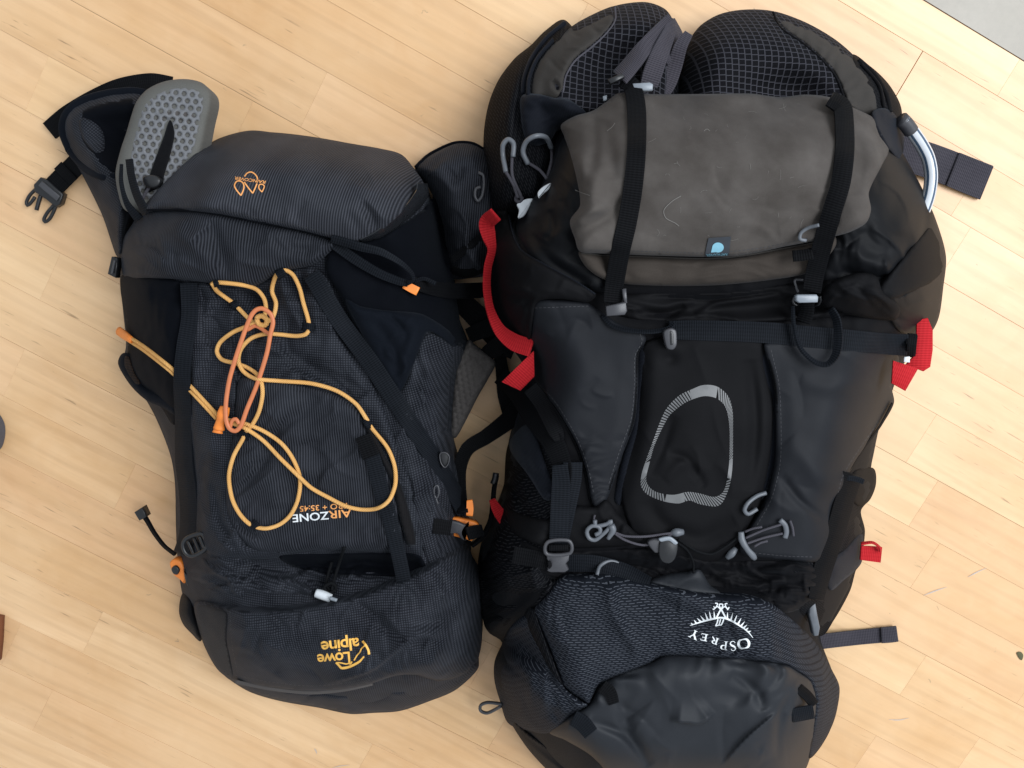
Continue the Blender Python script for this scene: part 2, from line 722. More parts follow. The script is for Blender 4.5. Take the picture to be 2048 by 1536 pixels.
def text_polys(txt, x, y, phi, size, bold=0.0, sx=1.0, shear=0.0, align='CENTER', space=1.0):
    """glyph outlines of Blender's own letters, turned by phi (photo degrees) about x, y"""
    cu = bpy.data.curves.new('t', 'FONT')
    cu.body, cu.align_x, cu.align_y = txt, align, 'CENTER'
    cu.size, cu.offset, cu.shear, cu.space_character = 1.0, bold, shear, space
    cu.resolution_u = 3
    ob = bpy.data.objects.new('t', cu)
    COL.objects.link(ob)
    dg = bpy.context.evaluated_depsgraph_get()
    me = bpy.data.meshes.new_from_object(ob.evaluated_get(dg))
    c, s = math.cos(math.radians(phi)), math.sin(math.radians(phi))
    V = []
    for v in me.vertices:
        a, b = v.co.x * size * sx, v.co.y * size
        V.append((x + a * c + b * s, y + a * s - b * c))
    Fc = [tuple(p.vertices) for p in me.polygons]
    bpy.data.objects.remove(ob)
    bpy.data.curves.remove(cu)
    bpy.data.meshes.remove(me)
    return V, Fc


def join_polys(*lst):
    V, Fc = [], []
    for v, f in lst:
        n = len(V)
        V += list(v)
        Fc += [tuple(i + n for i in q) for q in f]
    return V, Fc


# ------------------------------------------------------------------ materials
class NT:
    def __init__(self, name):
        self.m = bpy.data.materials.new(name)
        self.m.use_nodes = True
        self.t = self.m.node_tree
        self.b = self.t.nodes['Principled BSDF']

    def n(self, typ, **kw):
        nd = self.t.nodes.new(typ)
        for k, v in kw.items():
            setattr(nd, k, v)
        return nd

    def link(self, a, b):
        self.t.links.new(a, b)

    def put(self, sock, v):
        if isinstance(v, bpy.types.NodeSocket):
            self.link(v, sock)
        else:
            sock.default_value = v

    def M(self, op, a, b=None, c=None):
        nd = self.n('ShaderNodeMath', operation=op)
        self.put(nd.inputs[0], a)
        if b is not None:
            self.put(nd.inputs[1], b)
        if c is not None:
            self.put(nd.inputs[2], c)
        return nd.outputs[0]

    def mix(self, f, a, b):
        nd = self.n('ShaderNodeMix', data_type='RGBA')
        self.put(nd.inputs[0], f)
        self.put(nd.inputs[6], a if isinstance(a, bpy.types.NodeSocket) else (*a, 1))
        self.put(nd.inputs[7], b if isinstance(b, bpy.types.NodeSocket) else (*b, 1))
        return nd.outputs[2]

    def uv(self):
        c = self.n('ShaderNodeTexCoord')
        s = self.n('ShaderNodeSeparateXYZ')
        self.link(c.outputs['UV'], s.inputs[0])
        return c.outputs['UV'], s.outputs[0], s.outputs[1]

    def noise(self, vec, scale, detail=3.0, rough=0.55, dist=0.0):
        nd = self.n('ShaderNodeTexNoise')
        if vec is not None:
            self.link(vec, nd.inputs['Vector'])
        nd.inputs['Scale'].default_value = scale
        nd.inputs['Detail'].default_value = detail
        nd.inputs['Roughness'].default_value = rough
        nd.inputs['Distortion'].default_value = dist
        return nd.outputs[0]

    def ramp(self, v, lo, hi):
        nd = self.n('ShaderNodeMapRange')
        self.put(nd.inputs[0], v)
        nd.inputs[1].default_value, nd.inputs[2].default_value = lo, hi
        return nd.outputs[0]

    def bump(self, h, strength, dist):
        nd = self.n('ShaderNodeBump')
        self.link(h, nd.inputs['Height'])
        nd.inputs['Strength'].default_value = strength
        nd.inputs['Distance'].default_value = dist
        self.link(nd.outputs[0], self.b.inputs['Normal'])

    def setp(self, **kw):
        for k, v in kw.items():
            self.put(self.b.inputs[k.replace('_', ' ')], v)


def fabric(name, lo, hi, pat='plain', p=0.0024, rough=0.62, sheen=0.0, spec=0.04, bs=0.35, mott=0.25, tint=(0.75, 0.85, 1.0),
           fine=900, srough=0.45):
    g_ = 1.0 if name.startswith('navy_rib') or name.startswith('navy_grid') or name.startswith('navy_lid') else 0.42
    lo, hi = tuple(x * g_ for x in lo), tuple(x * g_ for x in hi)
    k = NT(name)
    uv, u, v = k.uv()
    big = k.noise(uv, 28, 4)
    fin = k.noise(uv, fine, 2)

    def tri(s, per):      # 0..1..0 wave
        return k.M('ADD', 0.5, k.M('MULTIPLY', 0.5, k.M('SINE', k.M('MULTIPLY', s, 2 * PI / per))))
    if pat == 'rib':
        g = tri(u, p)
        h = g
        g = k.M('POWER', g, 1.6)
    elif pat == 'grid':
        a, b = tri(u, p), tri(v, p)
        g = k.M('MULTIPLY', k.M('POWER', a, 0.8), k.M('POWER', b, 0.8))
        h = g
    elif pat == 'dash':
        row = k.M('FLOOR', k.M('DIVIDE', v, p))
        fv = k.M('FRACT', k.M('DIVIDE', v, p))
        on = k.M('LESS_THAN', fv, 0.18)
        fu = k.M('FRACT', k.M('ADD', k.M('DIVIDE', u, p * 3.6), k.M('MULTIPLY', row, 0.437)))
        g = k.M('MULTIPLY', on, k.M('LESS_THAN', fu, 0.72))
        h = g
    elif pat == 'twill':
        g = tri(k.M('ADD', u, k.M('MULTIPLY', v, 0.9)), p)
        h = g
    elif pat == 'web':        # webbing: ribs across, u along
        a = tri(u, p)
        b = tri(v, p * 1.7)
        g = k.M('ADD', k.M('MULTIPLY', a, 0.75), k.M('MULTIPLY', b, 0.25))
        h = g
    elif pat == 'cells':      # padded lattice lining
        a = k.M('ABSOLUTE', k.M('SUBTRACT', k.M('FRACT', k.M('DIVIDE', u, p)), 0.5))
        row = k.M('FLOOR', k.M('DIVIDE', u, p))
        b = k.M('ABSOLUTE', k.M('SUBTRACT', k.M('FRACT', k.M('ADD', k.M('DIVIDE', v, p * 0.82), k.M('MULTIPLY', row, 0.12))), 0.5))
        g = k.M('GREATER_THAN', k.M('MAXIMUM', a, b), 0.42)
        h = k.M('MINIMUM', k.ramp(k.M('MAXIMUM', a, b), 0.28, 0.44), 1.0)
    else:
        g = fin
        h = fin
    f = k.M('ADD', k.M('MULTIPLY', g, 1 - mott), k.M('MULTIPLY', k.ramp(big, 0.35, 0.7), mott))
    f = k.M('ADD', f, k.M('MULTIPLY', k.M('SUBTRACT', fin, 0.5), 0.25))
    colr = k.mix(k.M('MINIMUM', k.M('MAXIMUM', f, 0.0), 1.0), lo, hi)
    k.setp(Base_Color=colr, Roughness=rough, Specular_IOR_Level=spec, Sheen_Weight=sheen * 0.25, Sheen_Roughness=srough)
    k.b.inputs['Sheen Tint'].default_value = (*tint, 1)
    if bs:
        k.bump(k.M('ADD', h, k.M('MULTIPLY', fin, 0.4)), bs, 0.0006)
    return k.m


def plastic(name, col, rough=0.4, spec=0.5, sss=0.0):
    col = tuple(x * 0.68 for x in col)
    k = NT(name)
    c = k.n('ShaderNodeTexCoord')
    nz = k.noise(c.outputs['Object'], 160, 3)
    k.setp(Base_Color=k.mix(nz, tuple(x * 0.82 for x in col), tuple(min(0.9, x * 1.12) for x in col)),
           Roughness=k.M('ADD', rough - 0.08, k.M('MULTIPLY', nz, 0.18)), Specular_IOR_Level=spec)
    k.bump(nz, 0.12, 0.0004)
    return k.m


MAT = {}
MAT['rip_rib'] = fabric('navy_ribbed_ripstop', (0.0056, 0.0062, 0.0082), (0.044, 0.047, 0.057), 'rib', 0.0024, 0.6, 0.10)
MAT['rip_lid'] = fabric('navy_lid_ripstop', (0.0115, 0.0124, 0.0155), (0.060, 0.063, 0.075), 'rib', 0.0024, 0.6, 0.06)  # lighter copy of the ribbed cloth for the lid, sheen put into its colour
MAT['rip_grid'] = fabric('navy_grid_ripstop', (0.0048, 0.0055, 0.0076), (0.051, 0.055, 0.067), 'grid', 0.0024, 0.6, 0.10)
MAT['stretch'] = fabric('dark_navy_stretch', (0.004, 0.005, 0.008), (0.009, 0.011, 0.017), 'plain', rough=0.8, sheen=0.08, bs=0.15)
MAT['stretch2'] = fabric('navy_stretch_pocket', (0.007, 0.010, 0.016), (0.016, 0.020, 0.030), 'plain', rough=0.8, sheen=0.1, bs=0.15)
MAT['brown_panel'] = fabric('brownish_black_panel', (0.016, 0.015, 0.016), (0.032, 0.030, 0.032), 'grid', 0.0016, 0.65, 0.25)
MAT['grey_bind'] = fabric('grey_binding', (0.22, 0.22, 0.205), (0.36, 0.355, 0.33), 'plain', rough=0.8, sheen=0.12, bs=0.15)
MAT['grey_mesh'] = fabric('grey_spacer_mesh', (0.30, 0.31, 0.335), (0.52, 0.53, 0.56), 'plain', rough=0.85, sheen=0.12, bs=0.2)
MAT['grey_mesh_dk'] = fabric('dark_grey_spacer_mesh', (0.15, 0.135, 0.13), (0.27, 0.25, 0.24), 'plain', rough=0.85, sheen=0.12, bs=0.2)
MAT['web_navy'] = fabric('navy_webbing', (0.006, 0.008, 0.011), (0.030, 0.035, 0.046), 'web', 0.0022, 0.68, 0.06, spec=0.06, bs=0.4)
MAT['web_black'] = fabric('black_webbing', (0.003, 0.003, 0.004), (0.016, 0.017, 0.020), 'web', 0.0022, 0.7, 0.05, spec=0.06, bs=0.4)
MAT['web_purple'] = fabric('purplish_grey_webbing', (0.060, 0.056, 0.070), (0.165, 0.152, 0.182), 'web', 0.0022, 0.65, 0.3, bs=0.6)
MAT['web_red'] = fabric('red_webbing', (0.78, 0.025, 0.035), (1.25, 0.06, 0.075), 'web', 0.0026, 0.6, 0.15, bs=0.6, tint=(1, 0.6, 0.6))
MAT['black_matte'] = fabric('matte_black_nylon', (0.009, 0.009, 0.0105), (0.019, 0.019, 0.022), 'twill', 0.0011, 0.72, 0.0, spec=0.08, bs=0.12)
MAT['wing'] = fabric('grey_black_nylon', (0.016, 0.018, 0.024), (0.033, 0.036, 0.045), 'twill', 0.0011, 0.60, 0.0, spec=0.15, bs=0.12)
MAT['black_shiny'] = fabric('silky_black_nylon', (0.006, 0.007, 0.009), (0.013, 0.014, 0.018), 'twill', 0.0011, 0.58, 0.05, spec=0.12, bs=0.10)
MAT['black_deep'] = fabric('deep_black_cloth', (0.005, 0.005, 0.007), (0.011, 0.011, 0.014), 'twill', 0.0012, 0.7, 0.1, spec=0.10, bs=0.15)
MAT['charcoal'] = fabric('charcoal_coated_nylon', (0.029, 0.033, 0.041), (0.054, 0.060, 0.073), 'twill', 0.0011, 0.56, 0.0, spec=0.20, bs=0.10)
MAT['dash'] = fabric('navy_cloth_with_pale_dashes', (0.021, 0.025, 0.035), (0.21, 0.23, 0.275), 'dash', 0.0022, 0.62, 0.0, bs=0.0, mott=0.04)
MAT['dash_dk'] = fabric('black_cloth_with_dull_dashes', (0.008, 0.009, 0.012), (0.075, 0.075, 0.082), 'dash', 0.0022, 0.7, 0.0, bs=0.0, mott=0.04)
MAT['twill_navy'] = fabric('navy_twill', (0.008, 0.010, 0.016), (0.030, 0.034, 0.047), 'twill', 0.0018, 0.65, 0.25, bs=0.3)
MAT['cells'] = fabric('black_lattice_lining', (0.010, 0.010, 0.013), (0.10, 0.10, 0.12), 'cells', 0.0069, 0.75, 0.10, bs=0.6, mott=0.06)
MAT['lining'] = fabric('brown_grey_lining', (0.075, 0.068, 0.062), (0.125, 0.115, 0.107), 'plain', rough=0.75, sheen=0.12, bs=0.1)
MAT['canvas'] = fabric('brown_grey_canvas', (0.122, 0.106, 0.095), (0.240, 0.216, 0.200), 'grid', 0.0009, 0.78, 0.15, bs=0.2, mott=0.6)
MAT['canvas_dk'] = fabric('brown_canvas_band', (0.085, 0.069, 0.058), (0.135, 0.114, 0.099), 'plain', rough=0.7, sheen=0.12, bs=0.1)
MAT['cord_o'] = fabric('orange_yellow_cord', (1.60, 0.80, 0.22), (2.0, 1.18, 0.46), 'twill', 0.0020, 0.7, 0.0, bs=0.8, mott=0.35, tint=(1, 0.9, 0.7))
MAT['cord_k'] = fabric('black_cord', (0.010, 0.011, 0.013), (0.03, 0.032, 0.036), 'twill', 0.0018, 0.65, 0.0, bs=0.6)
MAT['cord_g'] = fabric('grey_cord', (0.12, 0.115, 0.135), (0.24, 0.23, 0.27), 'twill', 0.0018, 0.65, 0.0, bs=0.6)
MAT['p_black'] = plastic('black_plastic', (0.016, 0.017, 0.02), 0.38)
MAT['p_grey'] = plastic('dark_grey_plastic', (0.075, 0.075, 0.085), 0.38)
MAT['p_slate'] = plastic('slate_grey_plastic', (0.16, 0.175, 0.20), 0.42)
MAT['p_silver'] = plastic('silver_grey_plastic', (0.34, 0.38, 0.43), 0.35)
MAT['p_white'] = plastic('pale_plastic', (0.95, 1.0, 1.05), 0.4)
MAT['p_orange'] = plastic('orange_plastic', (1.4, 0.36, 0.05), 0.45)
MAT['p_rust'] = plastic('rust_orange_plastic', (0.85, 0.26, 0.10), 0.45)
MAT['pr_orange'] = plastic('orange_print', (1.15, 0.50, 0.15), 0.6)
MAT['pr_yellow'] = plastic('yellow_orange_print', (1.25, 0.66, 0.12), 0.6)
MAT['pr_white'] = plastic('white_print', (1.1, 1.15, 1.18), 0.6)
MAT['pr_reflect'] = plastic('grey_reflective_print', (0.17, 0.173, 0.178), 0.45)
MAT['pr_blue'] = plastic('pale_blue_print', (0.28, 0.62, 0.78), 0.6)
MAT['zip'] = plastic('shiny_black_zip_tape', (0.020, 0.022, 0.026), 0.28)

# ================================================================== floor
def wood():
    k = NT('maple_parquet')
    c = k.n('ShaderNodeTexCoord')
    oi = k.n('ShaderNodeObjectInfo')
    sh = k.n('ShaderNodeCombineXYZ')
    k.put(sh.inputs[0], k.M('MULTIPLY', oi.outputs['Random'], 37.0))
    k.put(sh.inputs[1], k.M('MULTIPLY', oi.outputs['Random'], 91.0))
    add = k.n('ShaderNodeVectorMath', operation='ADD')
    k.link(c.outputs['Object'], add.inputs[0])
    k.link(sh.outputs[0], add.inputs[1])

    def st(sx, sy):
        m = k.n('ShaderNodeVectorMath', operation='MULTIPLY')
        k.link(add.outputs[0], m.inputs[0])
        m.inputs[1].default_value = (sx, sy, 1)
        return m.outputs[0]
    broad = k.noise(st(3.0, 16.0), 1.0, 4, 0.55, 0.6)
    fib = k.noise(st(14, 260), 1.0, 4, 0.6)
    fig = k.noise(st(22, 26), 1.0, 2, 0.5, 1.5)
    wv = k.n('ShaderNodeTexWave', wave_type='BANDS', bands_direction='Y')
    k.link(st(0.9, 9.0), wv.inputs['Vector'])
    wv.inputs['Scale'].default_value, wv.inputs['Distortion'].default_value = 1.6, 7.0
    wv.inputs['Detail'].default_value, wv.inputs['Detail Scale'].default_value = 2.0, 1.3
    fleck = k.noise(st(26, 330), 1.0, 2, 0.5, 0.4)
    scuff = k.noise(st(90, 120), 1.0, 2, 0.5, 1.0)
    rnd = oi.outputs['Random']
    r2 = k.M('FRACT', k.M('MULTIPLY', rnd, 7.13))
    base = k.mix(rnd, (0.68, 0.395, 0.175), (0.88, 0.605, 0.335))
    base = k.mix(k.M('MULTIPLY', r2, 0.55), base, (0.72, 0.405, 0.215))
    base = k.mix(k.M('MULTIPLY', k.ramp(broad, 0.35, 0.7), 0.62), base, (0.60, 0.345, 0.150))
    base = k.mix(k.M('MULTIPLY', k.ramp(fig, 0.3, 0.75), 0.22), base, (0.84, 0.585, 0.34))
    base = k.mix(k.M('MULTIPLY', k.ramp(wv.outputs[1], 0.55, 0.98), 0.20), base, (0.42, 0.23, 0.10))
    base = k.mix(k.M('MULTIPLY', k.ramp(fib, 0.42, 0.8), 0.20), base, (0.46, 0.265, 0.125))
    blot = k.noise(st(9, 20), 1.0, 3, 0.6, 0.8)
    base = k.mix(k.M('MULTIPLY', k.ramp(blot, 0.42, 0.72), 0.34), base, (0.62, 0.345, 0.135))
    geo = k.n('ShaderNodeNewGeometry')
    patch = k.noise(geo.outputs['Position'], 3.2, 3, 0.55, 0.3)
    base = k.mix(k.M('MULTIPLY', k.ramp(patch, 0.40, 0.66), 0.40), base, (0.87, 0.61, 0.36))
    dust = k.noise(geo.outputs['Position'], 420, 2, 0.5)
    base = k.mix(k.M('MULTIPLY', k.M('MINIMUM', k.M('MAXIMUM', k.ramp(dust, 0.735, 0.78), 0.0), 1.0), 0.40), base, (0.22, 0.16, 0.11))
    dk = k.M('MINIMUM', k.M('MAXIMUM', k.ramp(fleck, 0.66, 0.75), 0.0), 1.0)
    gate = k.M('MINIMUM', k.M('MAXIMUM', k.ramp(broad, 0.48, 0.58), 0.0), 1.0)
    base = k.mix(k.M('MULTIPLY', k.M('MULTIPLY', dk, gate), 0.62), base, (0.20, 0.105, 0.045))
    sp = k.M('MINIMUM', k.M('MAXIMUM', k.ramp(scuff, 0.755, 0.80), 0.0), 1.0)
    base = k.mix(k.M('MULTIPLY', sp, 0.45), base, (0.17, 0.12, 0.08))
    k.setp(Base_Color=base, Roughness=k.M('ADD', 0.36, k.M('MULTIPLY', broad, 0.16)), Specular_IOR_Level=0.5, Coat_Weight=0.5, Coat_Roughness=k.M('ADD', 0.30, k.M('MULTIPLY', patch, 0.28)))
    k.bump(k.M('ADD', k.M('MULTIPLY', fib, 0.5), k.M('MULTIPLY', dk, -0.6)), 0.10, 0.0006)
    return k.m


def tile_mat():
    k = NT('grey_floor_tile')
    c = k.n('ShaderNodeTexCoord')
    a = k.noise(c.outputs['Object'], 9, 5, 0.6)
    b = k.noise(c.outputs['Object'], 120, 3, 0.6)
    col = k.mix(k.ramp(a, 0.3, 0.7), (0.33, 0.30, 0.255), (0.40, 0.365, 0.315))
    col = k.mix(k.M('MULTIPLY', k.ramp(b, 0.4, 0.8), 0.25), col, (0.26, 0.245, 0.21))
    k.setp(Base_Color=col, Roughness=0.45, Specular_IOR_Level=0.4)
    k.bump(b, 0.08, 0.0005)
    return k.m


MAT['wood'] = wood()
MAT['gap'] = plastic('dark_joint', (0.22, 0.12, 0.055), 0.8)
MAT['tile'] = tile_mat()
ANG = math.radians(-28.6)
U2 = np.array([math.cos(ANG), math.sin(ANG)])
N2 = np.array([U2[1], -U2[0]])


def fl(s, t):
    return U2 * s + N2 * t


floor = finish('floor', mesh_from('floor', [(-3, -3, -0.004), (3, -3, -0.004), (3, 3, -0.004), (-3, 3, -0.004)], [(0, 1, 2, 3)]), MAT['gap'])
floor['kind'] = 'structure'


def plank(s0, s1, t0, t1, gl=0.0004, gs=0.0004, drop=0.0, bev=0.00012):
    """one strip of parquet, lower face in the sub-floor, eased upper edges"""
    L, Wd = (s1 - s0) - gs, (t1 - t0) - gl
    b = bev
    vs = []
    for z, i in ((-0.0035, 0), (-b, 0), (0, b)):
        for sx, sy in ((-1, -1), (1, -1), (1, 1), (-1, 1)):
            vs.append((sx * (L / 2 - i), sy * (Wd / 2 - i), z))
    f = [(8, 9, 10, 11)]
    for r in (0, 4):
        for q in range(4):
            f.append((r + q, r + (q + 1) % 4, r + 4 + (q + 1) % 4, r + 4 + q))
    o = finish('plank', mesh_from('plank', vs, f), MAT['wood'], floor, smooth=False)
    c = fl((s0 + s1) / 2, (t0 + t1) / 2)
    o.location = (c[0], c[1], -drop)
    o.rotation_euler = (0, 0, math.atan2(N2[1], N2[0]) + PI / 2 if False else math.atan2(U2[1], U2[0]))
    return o


rnd = random.Random(11)
BE = [-0.760, -0.5627, -0.355, -0.1472, 0.0555, 0.2447, 0.444, 0.640, 0.838]
FIX = {}
rows = []
for b0, b1 in zip(BE, BE[1:]):
    for q in range(3):
        rows.append((b0 + (b1 - b0) * q / 3, b0 + (b1 - b0) * (q + 1) / 3, q))
KNOWN = [(-0.53, 0.2277), (-0.185, -0.3594), (-0.11, 0.524), (0.41, 0.2054), (0.67, -0.332), (-0.58, 0.330)]
for t0, t1, q in rows:
    if t1 < -0.612:
        continue
    if t0 < -0.609 < t1:
        t0 = -0.6085
    if t1 - t0 < 0.004:
        continue
    joints = [k[1] for k in KNOWN if t0 < k[0] < t1]
    x0 = joints[0] if joints else rnd.uniform(-0.3, 0.3)
    cuts = [x0]
    while cuts[-1] < 1.0:
        cuts.append(cuts[-1] + rnd.uniform(0.33, 0.52))
    while cuts[0] > -1.0:
        cuts.insert(0, cuts[0] - rnd.uniform(0.33, 0.52))
    tg = 0.0008 if q == 2 else 0.00025
    for a, b in zip(cuts, cuts[1:]):
        plank(a, b, t0, t1, gl=0.00034 if q in (0, 2) else 0.00005, gs=0.0008 if (joints and (abs(a - 0.2277) < 0.001 or abs(b - 0.2277) < 0.001)) else 0.00008, drop=rnd.uniform(0, 0.00005))
# grey tile beyond the edge of the parquet, top right
tv = [fl(-1.0, -0.6105), fl(1.0, -0.6095), fl(1.0, -1.1), fl(-1.0, -1.1)]
tz = [(*p, -0.0006) for p in tv] + [(*p, -0.0038) for p in tv]
tile = finish('tile_floor', mesh_from('tile_floor', tz, [(0, 1, 2, 3), (0, 4, 5, 1), (3, 2, 6, 7)]), MAT['tile'], smooth=False)
tile['kind'] = 'structure'

# small marks and crumbs on the parquet
scuff_m = plastic('grey_blue_scuff', (0.78, 0.66, 0.58), 0.7)
for nm, pts, w in (('scuff_mark', [(1847, 1191), (1870, 1182), (1894, 1174)], 2.6), ('scuff_mark', [(1936, 1154), (1955, 1144), (1973, 1136)], 2.4),
                   ('scuff_mark', [(1778, 1439), (1798, 1440), (1818, 1436)], 2.2), ('scuff_mark', [(629, 1497), (632, 1502), (634, 1508)], 2.5),
                   ('scuff_mark', [(665, 1536), (680, 1532), (700, 1530)], 1.6)):
    V, Fc = strokes([(pts, [0.6, w, w * 0.8, 0.5])])
    w3 = at(np.array([v[0] for v in V]), np.array([v[1] for v in V]), 0.0006)
    finish(nm, mesh_from(nm, w3, Fc), scuff_m, floor)

crumb = plate('dry_leaf_crumb', [(2034, 1306), (2042, 1304), (2047, 1311), (2044, 1321), (2038, 1316)], plastic('olive_leaf', (0.14, 0.13, 0.06), 0.8), None, off=0.2, th=1.2, bev=0.8)
crumb['label'], crumb['category'] = 'tiny olive brown crumb lying on the parquet near the right edge', 'crumb'

# two things that only just reach into the picture at the left edge
sh = panel('rounded_object', [(-110, 820), (-60, 806), (-22, 822), (-3, 850), (-2, 880), (-12, 905), (-50, 920), (-110, 910)],
           plastic('blue_grey_rubber', (0.11, 0.125, 0.17), 0.6), None, base=lambda x, y: 0 * x, off=14, puff=(22, 45), step=7, floor=True, tuck=2, skirt=20)
sh['label'], sh['category'] = 'blue grey rounded thing just peeking in at the left edge', 'object'
bx = plate('wooden_box', [(-110, 1225), (-6, 1241), (-8, 1290), (-12, 1330), (-110, 1330)], plastic('reddish_brown_wood', (0.30, 0.10, 0.045), 0.5), None, off=0.3, th=16, bev=3, smooth=False)
bx['label'], bx['category'] = 'reddish brown corner of a box at the lower left edge', 'box'

# ================================================================== left backpack
LP = empty('backpack', 620, 850, 'navy ripstop backpack with orange bungee cord and orange trim, lying on the parquet', 'backpack')

# lower webbing and hip belt behind the top left corner
ribbon('hip_belt_strap', [(98, 262), (135, 232), (185, 203), (240, 178), (300, 164), (345, 168)], [40, 42, 44, 44, 38, 30], MAT['web_black'], LP, off=9, th=2,
       lift=[0, 10, 14, 18, 16, 6], roll=[0, 0, 0, 12, 20, 10])
ribbon('hip_belt_strap', [(205, 270), (160, 320), (128, 352), (100, 380)], 42, MAT['web_black'], LP, off=6, th=2, lift=[30, 12, 4, 4])
ribbon('strap_keeper', [(138, 340), (124, 354)], 46, MAT['web_black'], LP, off=9, th=1.5, lift=[5, 3])
bk = plate('side_release_buckle', [(66, 369), (80, 354), (94, 360), (126, 388), (120, 408), (110, 414), (90, 398), (68, 384)], MAT['p_black'], LP, off=3, th=9, bev=3, smooth=False)
plate('buckle_bar', [(76, 371), (84, 362), (120, 392), (113, 402)], MAT['p_grey'], bk, off=12.4, th=1.5, bev=1, smooth=False)
cord('prong', [(72, 378), (60, 390), (53, 404), (55, 411), (63, 404), (70, 394)], 3.2, MAT['p_black'], bk, off=5, tight=False)
cord('prong', [(82, 390), (78, 402), (73, 420)], 3.8, MAT['p_black'], bk, off=5, tight=False)
cord('prong', [(108, 410), (95, 425), (88, 438), (90, 444), (99, 438), (107, 424), (112, 412)], 3.2, MAT['p_black'], bk, off=5, tight=False)

# hip belt wing, left: outer cloth, dark inner hollow, navy padded edge
HBL = panel('hip_belt', [(124, 236), (140, 208), (180, 188), (240, 176), (292, 186), (300, 260), (290, 400), (262, 470), (246, 520), (232, 510), (205, 432), (170, 360), (140, 305), (126, 268)],
            MAT['rip_grid'], LP, base=lambda x, y: 0.03 + 0.05 * np.clip((y - 180) / 300, 0, 1), puff=(36, 50), edge=0.02, feats=[F_lumps(60, 4, 2), F_folds(60, 90, 22, 5, 4),
            F_bump(200, 262, 52, 40, -26), F_bump(250, 290, 40, 60, -22)], floor=True, ua=30, cre=[(10, 60, 30, 90, 12, 3, 1)])
panel('hip_belt_lining', [(165, 222), (205, 205), (262, 196), (285, 205), (262, 262), (240, 330), (232, 345), (205, 330), (178, 300), (160, 265)], MAT['stretch'], LP, off=0.8,
      puff=(1, 10), feats=[F_folds(20, 60, 18, 4, 7), F_bump(205, 262, 26, 20, 4)], bl=2, ua=15)
cord('padded_edge', [(142, 300), (128, 262), (134, 232), (160, 208), (210, 192), (262, 186), (292, 190)], 11, MAT['stretch2'], LP, off=-6, flat=0.6)
cord('padded_edge', [(140, 300), (170, 335), (205, 352), (240, 358)], 9, MAT['stretch2'], LP, off=-6, flat=0.6)
panel('mesh_window', [(158, 238), (180, 240), (205, 262), (208, 300), (190, 305), (165, 275)], MAT['rip_grid'], LP, off=1.2, puff=(2, 8), bl=2, ua=40)

# grey padded wing with binding and holed spacer mesh
outer = [(231, 345), (241, 300), (253, 264), (263, 230), (273, 203), (294, 179), (328, 163), (369, 158), (403, 165), (422, 184), (425, 206), (416, 247), (407, 291), (392, 330), (340, 400), (290, 430), (250, 420), (236, 385)]
GP = panel('shoulder_pad', outer, MAT['grey_bind'], LP, base=lambda x, y: 0.085 + 0.03 * np.clip((y - 160) / 200, 0, 1), off=0, puff=(14, 22), skirt=24, tuck=4, step=4)


def holes(sp, depth, r, ang=0.0, yk=0.88):
    c, s = math.cos(ang), math.sin(ang)

    def f(x, y):
        a, b = (x * c + y * s) / sp, (-x * s + y * c) / (sp * yk)
        row = np.floor(b)
        fa = np.abs(((a + 0.5 * (row % 2)) % 1) - 0.5) * sp
        fb = np.abs((b % 1) - 0.5) * sp * yk
        d = np.sqrt(fa ** 2 + fb ** 2)
        return -depth / (1 + np.exp((d - r) / 0.55))
    return f


inner = [(256, 360), (260, 318), (267, 271), (280, 221), (298, 195), (328, 178), (362, 171), (398, 176), (414, 198), (412, 237), (405, 271), (395, 300), (355, 345), (325, 380), (300, 400), (268, 395)]
GM = panel('spacer_mesh', inner, MAT['grey_mesh'], GP, off=-1.5, puff=(4.5, 12), step=2.2, bl=3, skirt=4, tuck=2,
           feats=[holes(16.5, 3.6, 4.7, 0.12, 0.82), F_line([(300, 235), (318, 222), (352, 218), (388, 222), (398, 232)], 5, -2.5), F_line([(310, 232), (350, 228), (392, 234)], 10, 2.0),
                  F_line([(337, 245), (322, 300), (305, 360)], 7, -5, taper=False)])
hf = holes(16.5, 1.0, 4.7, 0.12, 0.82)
GM.data.materials.append(MAT['grey_mesh_dk'])  # darker backing in the holes; their shade is partly put into its colour
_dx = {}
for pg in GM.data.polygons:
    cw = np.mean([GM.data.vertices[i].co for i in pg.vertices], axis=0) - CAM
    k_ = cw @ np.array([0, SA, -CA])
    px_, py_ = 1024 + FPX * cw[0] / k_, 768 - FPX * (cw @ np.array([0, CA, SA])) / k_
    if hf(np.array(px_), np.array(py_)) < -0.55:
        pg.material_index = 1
panel('slot', [(340, 240), (328, 272), (312, 315), (298, 355), (290, 385), (322, 372), (329, 348), (340, 312), (349, 266)], MAT['black_deep'], GP, off=2.6, puff=(0.3, 8), step=4, bl=1, skirt=3, reg=False)

# main body
Lsil = [(246, 470), (262, 440), (300, 400), (380, 320), (432, 283), (500, 264), (600, 270), (720, 291), (800, 314), (848, 362), (868, 420), (884, 500), (905, 560), (920, 640), (932, 700),
        (912, 760), (905, 850), (912, 900), (930, 960), (936, 1040), (938, 1100), (966, 1160), (966, 1225), (962, 1290), (944, 1350), (905, 1382), (830, 1412), (760, 1424), (700, 1426), (640, 1414),
        (540, 1396), (472, 1362), (425, 1305), (395, 1250), (368, 1200), (356, 1130), (352, 1060), (350, 970), (342, 915), (318, 850), (292, 800), (262, 765), (246, 730), (252, 690), (246, 620), (240, 560)]


def lbase(x, y):
    return 0.118 + 0.018 * np.exp(-((y - 420) / 130.0) ** 2) + 0.012 * np.exp(-((y - 1290) / 110.0) ** 2)


